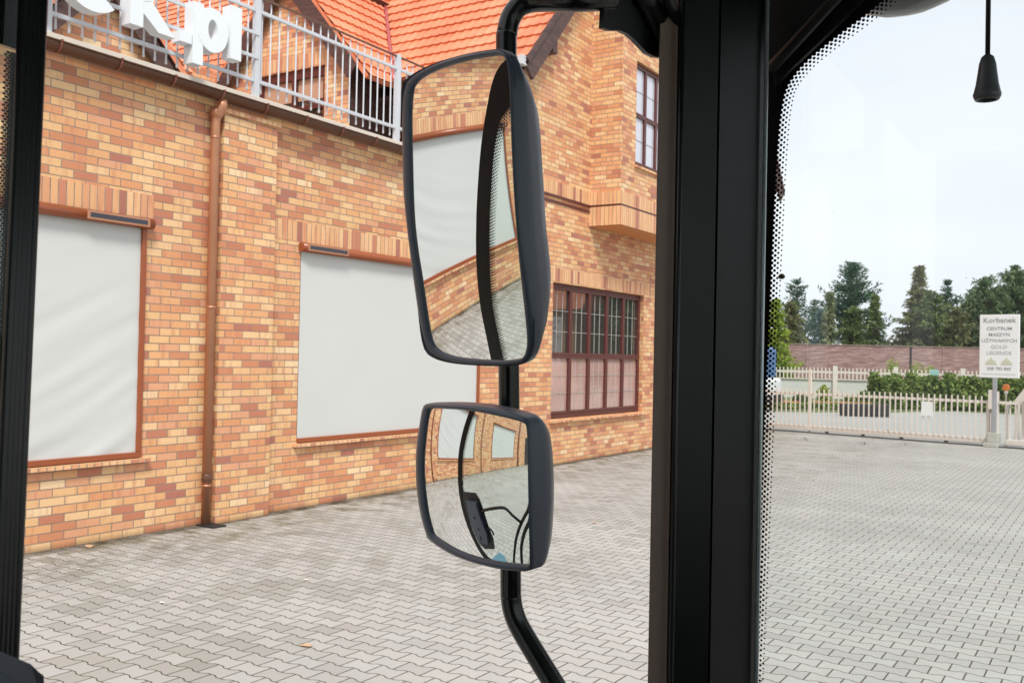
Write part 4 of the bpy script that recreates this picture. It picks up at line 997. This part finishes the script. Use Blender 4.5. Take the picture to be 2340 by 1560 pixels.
# tall sign
def sg(px, py, off=-.10):
    d = ray(px, py); t = (G0-EYE).dot(GN)/d.dot(GN)+off/d.dot(GN); return EYE+d*t
sB = thing('sign_board', 'tall white advertising sign on a steel pole by the gate post', 'sign', tuple(gp(4.74, 0, -.1)))
c00, c10 = sg(2238, 862), sg(2331, 718)
sa0, sa1 = (c00-G0).dot(GD), (c10-G0).dot(GD); sz0, sz1 = c00.z, c10.z
gbox(MB(), sa0, sa1, sz0, sz1, .05, -.10).build('board', WHITE, sB, bevel=.012, seg=3)
gbox(MB(), 4.70, 4.79, .35, sz0-.002, .06, -.13).build('pole', STEEL, sB, bevel=.006)
def text(s, x, z, size, mat, name='lettering', al='CENTER', sx=1.0):
    cu = bpy.data.curves.new(name, 'FONT'); cu.body = s; cu.size = size; cu.align_x = al; cu.extrude = .001; cu.offset = size*.01
    to = bpy.data.objects.new(name, cu); COL.objects.link(to)
    dg_ = bpy.context.evaluated_depsgraph_get(); me = bpy.data.meshes.new_from_object(to.evaluated_get(dg_)); bpy.data.objects.remove(to)
    o = bpy.data.objects.new(name, me); COL.objects.link(o); me.materials.clear(); me.materials.append(mat)
    rot = Matrix((GD, V((0, 0, 1)), -GN)).transposed().to_4x4()
    m = Matrix.Translation(gp(x, z, -.129)) @ rot @ Matrix.Diagonal((sx, 1, 1, 1)); me.transform(world(sB).inverted() @ m); o.parent = sB; return o
sm_ = (sa0+sa1)/2; Wd = sa1-sa0; Hs = sz1-sz0
def sz(f): return sz1-Hs*f
text('Korbanek', sm_, sz(.125), .165, INK, sx=1.1); text('CENTRUM', sm_, sz(.245), .108, INK, sx=1.12); text('MASZYN', sm_, sz(.34), .108, INK, sx=1.12); text('UŻYWANYCH', sm_, sz(.435), .108, INK, sx=1.12)
text('GOLD', sm_, sz(.535), .11, INKG, sx=1.2); text('LEGENDS', sm_, sz(.63), .11, INKG, sx=1.2); text('508 785 860', sm_, sz(.875), .10, INK, sx=1.05)
mb = MB()
for s in (-.17, .17):
    for q in range(5):
        a = sm_+s+(q-2)*.045; gbox(mb, a-.016, a+.016, sz(.77), sz(.77)+.05+.04*(2-abs(q-2)), .004, -.13)
    gbox(mb, sm_+s-.13, sm_+s+.13, sz(.79), sz(.79)+.02, .004, -.13)
mb.build('laurel_mark', INKY, sB)
gbox(MB(), sa0+.06, sa1-.06, sz(.945), sz(.945)+.012, .004, -.127).build('sign_rule', INKG, sB)
pl_ = MB(); gbox(pl_, 3.02, 3.30, .64, .99, .01, -.075); tag(pl_.build('notice_plate', WHITE), 'blank white notice plate hung on the sliding gate pickets', 'plate')
# trough and small teal sign, far fence, low wall, far wall
tr = onZ(1925, 950); tr2 = onZ(2036, 953); mb = MB(); dd = (tr2-tr); dd.z = 0; L_d = dd.length; dd.normalize(); nn = V((-dd.y, dd.x, 0))
mb.obox((tr+tr2)/2+V((0, 0, .22))+nn*.25, dd*(L_d/2), nn*.25, V((0, 0, .21))); tro = mb.build('planter_trough', DARK, bevel=.02); tag(tro, 'long black trough standing on the asphalt behind the gate', 'trough')
ts = atD(2135, 863, 43.5); tso = thing('small_sign', 'small pale teal sign on a thin post in front of the hedge', 'sign', (ts.x, ts.y, 0))
MB().box(ts.x-.18, ts.x+.18, ts.y-.02, ts.y+.02, ts.z-.0, ts.z+.37).build('sign_face', TEAL, tso, bevel=.01); MB().tube([(ts.x, ts.y+.04, 0), (ts.x, ts.y+.04, ts.z+.3)], .04, 8).build('sign_pole', STEEL, tso)
FA, FB = atD(1760, 845, 52), atD(2360, 864, 47.5); FA.z = FB.z = 0; fd = (FB-FA); FLn = fd.length; fd.normalize(); fnn = V((-fd.y, fd.x, 0))
ff = thing('street_fence', 'long cream picket fence on a pale plinth across the road', 'fence', tuple(FA), math.atan2(fd.y, fd.x))
def fbox(mb, a0, a1, z0, z1, th, off=0): return mb.obox(FA+fd*((a0+a1)/2)+fnn*off+V((0, 0, (z0+z1)/2)), fd*((a1-a0)/2), fnn*(th/2), V((0, 0, (z1-z0)/2)))
fbox(MB(), -6, FLn+3, 0, .98, .2, .15).build('plinth', CONCB, ff); fbox(MB(), -6, FLn+3, 1.34, 1.45, .06).build('rail', GATEP, ff); fbox(MB(), -6, FLn+3, .99, 1.04, .06).build('rail', GATEP, ff)
pk = None
for i in range(98):
    a = -4+i*.195
    if pk is None: pk = fbox(MB(), a, a+.06, 1.0, 1.62, .03, -.045).build('picket', GATEP, ff); pa0 = a
    else: c = pk.copy(); COL.objects.link(c); c.location = (a-pa0, 0, 0)
for px in (1907, 2047, 2195):
    p = atD(px, 850, 50); a = (p-FA).dot(fd); fbox(MB(), a-.11, a+.11, 0, 1.74, .16, -.02).build('post', GATEP, ff)
WA, WB = atD(1700, 785, 61), atD(2420, 801, 61.5); WA.z = WB.z = 0; wd_ = (WB-WA); WL = wd_.length; wd_.normalize(); wn_ = V((-wd_.y, wd_.x, 0))
mb = MB(); mb.obox(WA+wd_*(WL/2-8)+V((0, 0, 1.5)), wd_*(WL/2+10), wn_*.15, V((0, 0, 1.5))); fw_ = mb.build('boundary_wall', FARW); 
bw_ = thing('noise_wall', 'long mauve stone textured wall across the road below the trees', 'wall', tuple(WA)); fw_.parent = bw_; fw_.location = -WA; fw_.name = 'wall_panel'
for px in (1820, 2052, 2125, 2250):
    p = atD(px, 800, 63); a = (p-WA).dot(wd_); mb = MB().obox(WA+wd_*a+V((0, 0, 1.5)), wd_*.06, wn_*.19, V((0, 0, 1.5))); mb.build('wall_post', DARK if px == 2052 else FARW, bw_)
mb = MB().obox(WA+wd_*(WL/2-8)+V((0, 0, 3.03)), wd_*(WL/2+10), wn_*.2, V((0, 0, .025))); mb.build('wall_cap', simple('wall_cap', lin(150,128,116), .7), bw_)
# ================================================================== PLANTS
def quad(mb, c, a, b): mb.v += [tuple(c-a-b), tuple(c+a-b), tuple(c+a+b), tuple(c-a+b)]; k = len(mb.v)-4; mb.f.append([k, k+1, k+2, k+3]); mb.sm.append(False); mb.mi.append(0)
def tri(mb, c, a, b): mb.v += [tuple(c-a), tuple(c+a), tuple(c+b)]; k = len(mb.v)-3; mb.f.append([k, k+1, k+2]); mb.sm.append(False); mb.mi.append(0)
def rv(r=1): return V((random.gauss(0, 1), random.gauss(0, 1), random.gauss(0, 1))).normalized()*r
def conifer(name, px, pytop, D, width, mat, label, kind='spruce', dens=1.0, zlow=.6, seed=0):
    random.seed(seed+11)
    t = atD(px, pytop, D); x, y, h = t.x, t.y, t.z
    o = thing(name, label, 'tree', (x, y, 0), group='trees behind the boundary wall')
    tk = MB().tube([(x, y, 0), (x+.05, y, h*.5), (x, y, h*.97)], [.16+h*.008, .10, .015], 8)
    cr_ = MB(); wpx = width*(1.6 if kind == 'broad' else 1.45)*D/2200
    nl = int(h*(4.2 if kind != 'pine' else 2.6))
    for i in range(nl):
        f = (i+random.random())/nl; z = zlow+(h-zlow)*f
        if kind == 'spruce': R_ = wpx/2*(1-f)**.95*random.uniform(.55, 1.25)+.06; nb = 9
        elif kind == 'pine': R_ = wpx/2*(sin(min(1, (1-f)*1.35)*pi*.62)**.8)*random.uniform(.55, 1.15)+.1; nb = 7
        else: R_ = wpx/2*(1-f)**.55*random.uniform(.6, 1.2)+.06; nb = 9
        for b in range(nb):
            a = random.uniform(0, 2*pi); R2 = R_*random.uniform(.6, 1.1); d = V((cos(a), sin(a), 0))
            rise = {'spruce': -.18, 'pine': .42, 'broad': .25}[kind]*random.uniform(.5, 1.4)
            ns_ = max(3, int(R2*5*dens))
            for s in range(ns_):
                q = (s+.5)/ns_; 
                c = V((x, y, z))+d*(R2*q)+V((0, 0, rise*R2*q*q if kind != 'spruce' else rise*R2*q+.10*R2*q*q))
                for e in range(int(5*dens)):
                    cc = c+rv(.13+.07*(1-q)); w = random.uniform(.05, .13); dirv = (d*.7+V((0, 0, .5 if kind == 'pine' else -.15))+rv(.6)).normalized()
                    sd3 = dirv.cross(rv()).normalized()
                    tri(cr_, cc, sd3*w*.55, dirv*w*2.6)
            if b % 3 == 0: tk.tube([(x, y, z), tuple(V((x, y, z))+d*R2*.8+V((0, 0, rise*R2*.6)))], [.03, .01], 4, False)
    tk.build('trunk', BARK, o); cr_.build('crown', mat, o, recalc=False)
    return o
conifer('spruce_tree', 1822, 640, 70, 72, PIN, 'grey green spruce standing leftmost behind the wall', 'pine', 1.1, 1, 1)
conifer('spruce_tree', 1808, 690, 67.5, 70, SPRO, 'olive bushy conifer just left behind the wall', 'broad', 1.1, .5, 2)
conifer('young_pine', 1862, 692, 74, 40, PIN, 'small dark pine between olive conifer and pale spruce', 'pine', 1, 1, 3)
conifer('blue_spruce', 1878, 705, 72, 56, BLUG, 'small blue grey spruce low behind the pale spruce', 'spruce', 1, 1, 4)
conifer('pale_spruce', 1896, 666, 68, 46, PALE, 'slim pale yellow green spruce left of the tall pine', 'spruce', 1.2, .5, 5)
conifer('tall_pine', 1945, 601, 70, 100, PIN, 'tallest dark pine with upturned open branches', 'pine', 1.25, 3.3, 6)
conifer('spruce_tree', 1952, 700, 67.5, 80, SPR, 'dark low spruce at the foot of the tall pine', 'broad', 1.1, .4, 61)
conifer('spruce_tree', 2000, 678, 67, 90, SPR, 'green spruce right of the tall pine', 'spruce', 1.35, .4, 7)
conifer('spruce_tree', 2101, 606, 68, 150, SPRO, 'broad tall brownish green spruce in the middle', 'spruce', 1.45, .4, 8)
conifer('spruce_tree', 2128, 668, 66.5, 110, SPR, 'dense dark spruce just right of the tall brownish spruce', 'broad', 1.3, .3, 81)
conifer('young_pine', 2165, 646, 72, 64, PIN, 'blue green pine between tall spruce and broad pine', 'pine', 1.2, 1.2, 9)
conifer('spruce_tree', 2185, 705, 66, 90, SPRO, 'low olive conifer left of the white sign', 'broad', 1.2, .4, 91)
conifer('broad_pine', 2255, 636, 67, 140, BIGP, 'big round crowned pine directly behind the white sign', 'broad', 1.5, .5, 10)
conifer('broad_pine', 2320, 612, 68, 200, BIGP, 'large broad pine at the right edge of the view', 'broad', 1.5, .5, 11)
conifer('broad_pine', 2222, 672, 66.5, 80, BIGP, 'low round pine just left of the white sign top', 'broad', 1.4, .5, 13)
conifer('thuja_tree', 1772, 690, 58, 70, LIME, 'bright lime green thuja seen through the dotted glass edge', 'broad', 1.4, .3, 12)
random.seed(5)
def bush(name, c, rx, ry, h, mat, label, n=900, cat='shrub', group=None, s=.07, parent=None, z0=0, box=False, along=None):
    o = thing(name, label, cat, (c[0], c[1], 0), group=group); mb = MB()
    for i in range(n):
        if box:
            u, v, w_ = random.uniform(-1, 1), random.uniform(-1, 1), random.random()**.7
            bul = .12*sin(u*31)+.08*sin(u*77+1)
            p = V(c)+along*(u*rx)+V((-along.y, along.x, 0))*(v*ry)+V((0, 0, z0+w_*(h*(1+bul))))
        else:
            q = rv(random.random()**.4); p = V((c[0]+q.x*rx, c[1]+q.y*ry, z0+h/2+q.z*h/2))
        a = rv(s*random.uniform(.6, 1.3)); b_ = a.cross(rv()).normalized()*s*.6; quad(mb, p, a, b_)
    mb.build('foliage', mat, o, recalc=False)
    st = MB()
    for i in range(5): st.tube([(c[0]+random.uniform(-.2, .2)*min(rx, .5), c[1], 0), (c[0]+random.uniform(-.5, .5)*min(rx, .5), c[1]+random.uniform(-.2, .2), z0+h*.7)], [.015, .006], 5, False)
    st.build('stem', BARK, o); return o
ha, hb_ = onZ(1985, 948), atD(2420, 940, 40.5); ha = atD(1990, 900, 41.5); ha.z = hb_.z = 0; hv = (hb_-ha); hl = hv.length; hv.normalize()
bush('hedge', tuple((ha+hb_)/2), hl/2, .7, 1.28, HEDG, 'long clipped green hedge across the road behind the gate', 20000, 'hedge', s=.075, box=True, along=hv)
for i, (px, D, r, h, m, lb) in enumerate(((1883, 40.5, .3, .95, LIME, 'small round yellow green shrub left of the fence post'), (1945, 40.5, .35, .55, HEDG, 'low dark green shrub in the bed behind the gate'), (1978, 40.5, .4, .75, HEDG, 'medium green shrub at the left end of the hedge'), (1830, 40, .35, .6, SPR, 'dark low shrub near the gate stile'), (2038, 56, .5, 2.3, LIME, 'tall yellow green sapling before the mauve wall'), (2095, 56, .55, 2.1, LIME, 'thin leafed sapling left of the teal sign'), (2125, 56, .4, 1.9, LIME, 'small sapling beside the teal sign'))):
    p = atD(px, 880, D); bush('shrub', (p.x, p.y), r, r, h, m, lb, 700, s=.05)
bd0, bd1 = atD(1740, 930, 39.6), atD(1990, 930, 40.2); bd0.z = bd1.z = 0; bv = (bd1-bd0); bl_ = bv.length; bv.normalize()
mb = MB().obox((bd0+bd1)/2+V((0, 0, .14)), bv*(bl_/2), V((-bv.y, bv.x, 0))*.12, V((0, 0, .14))); tag(mb.build('brick_edging', simple('orange_brick_edging', lin(196,128,96), .7, var=.2, scale=8)), 'low orange brick edging of the planting bed across the road', 'edging')
bush('ground_cover', tuple((bd0+bd1)/2-V((bv.y, -bv.x, 0))*-.6), bl_/2, .35, .22, HEDG, 'dark green creeping plants on the verge across the road', 2500, 'plants', s=.05, box=True, along=bv)
# blue van behind the pillar
vb = atD(1744, 940, 36.5); vb.z = 0; vl = V((1, .0, 0))
van = thing('blue_van', 'blue van with black bumper parked across the road behind the pillar', 'van', (vb.x, vb.y, 0))
def vbx(mb, x0, x1, y0, y1, z0, z1): return mb.box(vb.x+x0, vb.x+x1, vb.y+y0, vb.y+y1, z0, z1)
vbx(MB(), -4.4, .12, 0, 1.9, .5, 1.25).build('body', WHITE, van, bevel=.12, seg=3)
vbx(MB(), -4.3, -.05, .08, 1.82, 1.26, 2.45).build('cabin', BLUEP, van, bevel=.15, seg=3)
vbx(MB(), -4.45, .2, -.05, 1.95, .32, .62).build('bumper', DARK, van, bevel=.05)
for x in (-3.5, -.45):
    mb = MB().tube([(vb.x+x, vb.y-.02, .34), (vb.x+x, vb.y+.2, .34)], .34, 20); wh = mb.build('wheel', DARK, van)
    MB().tube([(vb.x+x, vb.y-.03, .34), (vb.x+x, vb.y-.022, .34)], .2, 16).build('rim', STEEL, wh)
vbx(MB(), -.06, .10, -.07, -.045, .66, .80).build('indicator', ORANGE, van)
# scraps and fallen leaves
def scrap(px, py, s, mat, name, label, cat):
    p = onZ(px, py); random.seed(int(px)); mb = MB(); n = 9; pts = []
    for k in range(n):
        a = 2*pi*k/n; r = s*random.uniform(.6, 1.1); pts.append(V((p.x+r*cos(a)*1.3, p.y+r*sin(a)*.8, .006+random.random()*s*.25)))
    mb.add([V((p.x, p.y, .012))]+pts, [(0, 1+k, 1+(k+1) % n) for k in range(n)], True); tag(mb.build(name, mat, recalc=False), label, cat)
scrap(700, 1476, .042, LEAFB, 'fallen_leaf', 'curled brown leaf on the open paving left of the mirror arm', 'leaf')
scrap(205, 1249, .05, LEAFB, 'fallen_leaf', 'orange leaf lying at the foot of the wall under the left window', 'leaf')
scrap(370, 1378, .022, PAPER, 'paper_scrap', 'tiny white scrap nearest the left on the paving', 'litter')
scrap(698, 1325, .022, PAPER, 'paper_scrap', 'tiny white scrap on the paving left of the lower mirror', 'litter')
scrap(178, 1300, .016, PAPER, 'paper_scrap', 'tiny white scrap close to the brick wall', 'litter')
scrap(1358, 1195, .03, LEAFB, 'fallen_leaf', 'small brown leaf right of the lower mirror', 'leaf')

oh = thing('neighbour_house', 'plain tan house with red tiled roof beyond the yard fence', 'house', (14, 50, 0))
MB().box(8, 20, 46, 54, 0, 4.6).build('house_wall', simple('tan_render', lin(176,140,98), .8), oh)
mb = MB(); mb.prism([(7.4, 45.4, 4.5), (7.4, 54.6, 4.5), (7.4, 50, 8.2)], (13.2, 0, 0)); mb.build('roof', TILE, oh)
for xx_ in (9.5, 12.5, 16): MB().box(xx_, xx_+1.4, 45.9, 46.05, 1.2, 3.2).build('window', WGLASS, oh)
def roundtree(name, x, y, h, r, label):
    random.seed(int(x*7)); o = thing(name, label, 'tree', (x, y, 0)); mb = MB()
    for i in range(3500):
        q = rv(random.random()**.35); p = V((x+q.x*r, y+q.y*r, h*.62+q.z*h*.38)); a = rv(.22); quad(mb, p, a, a.cross(rv()).normalized()*.16)
    mb.build('crown', SPR, o, recalc=False); MB().tube([(x, y, 0), (x, y, h*.7)], [.25, .08], 8).build('trunk', BARK, o)
roundtree('yard_tree', 4.5, 48, 7, 2.6, 'round green tree across the yard nearest the neighbour house')
roundtree('yard_tree', 24, 52, 9, 3.5, 'round green tree across the yard past the neighbour house')
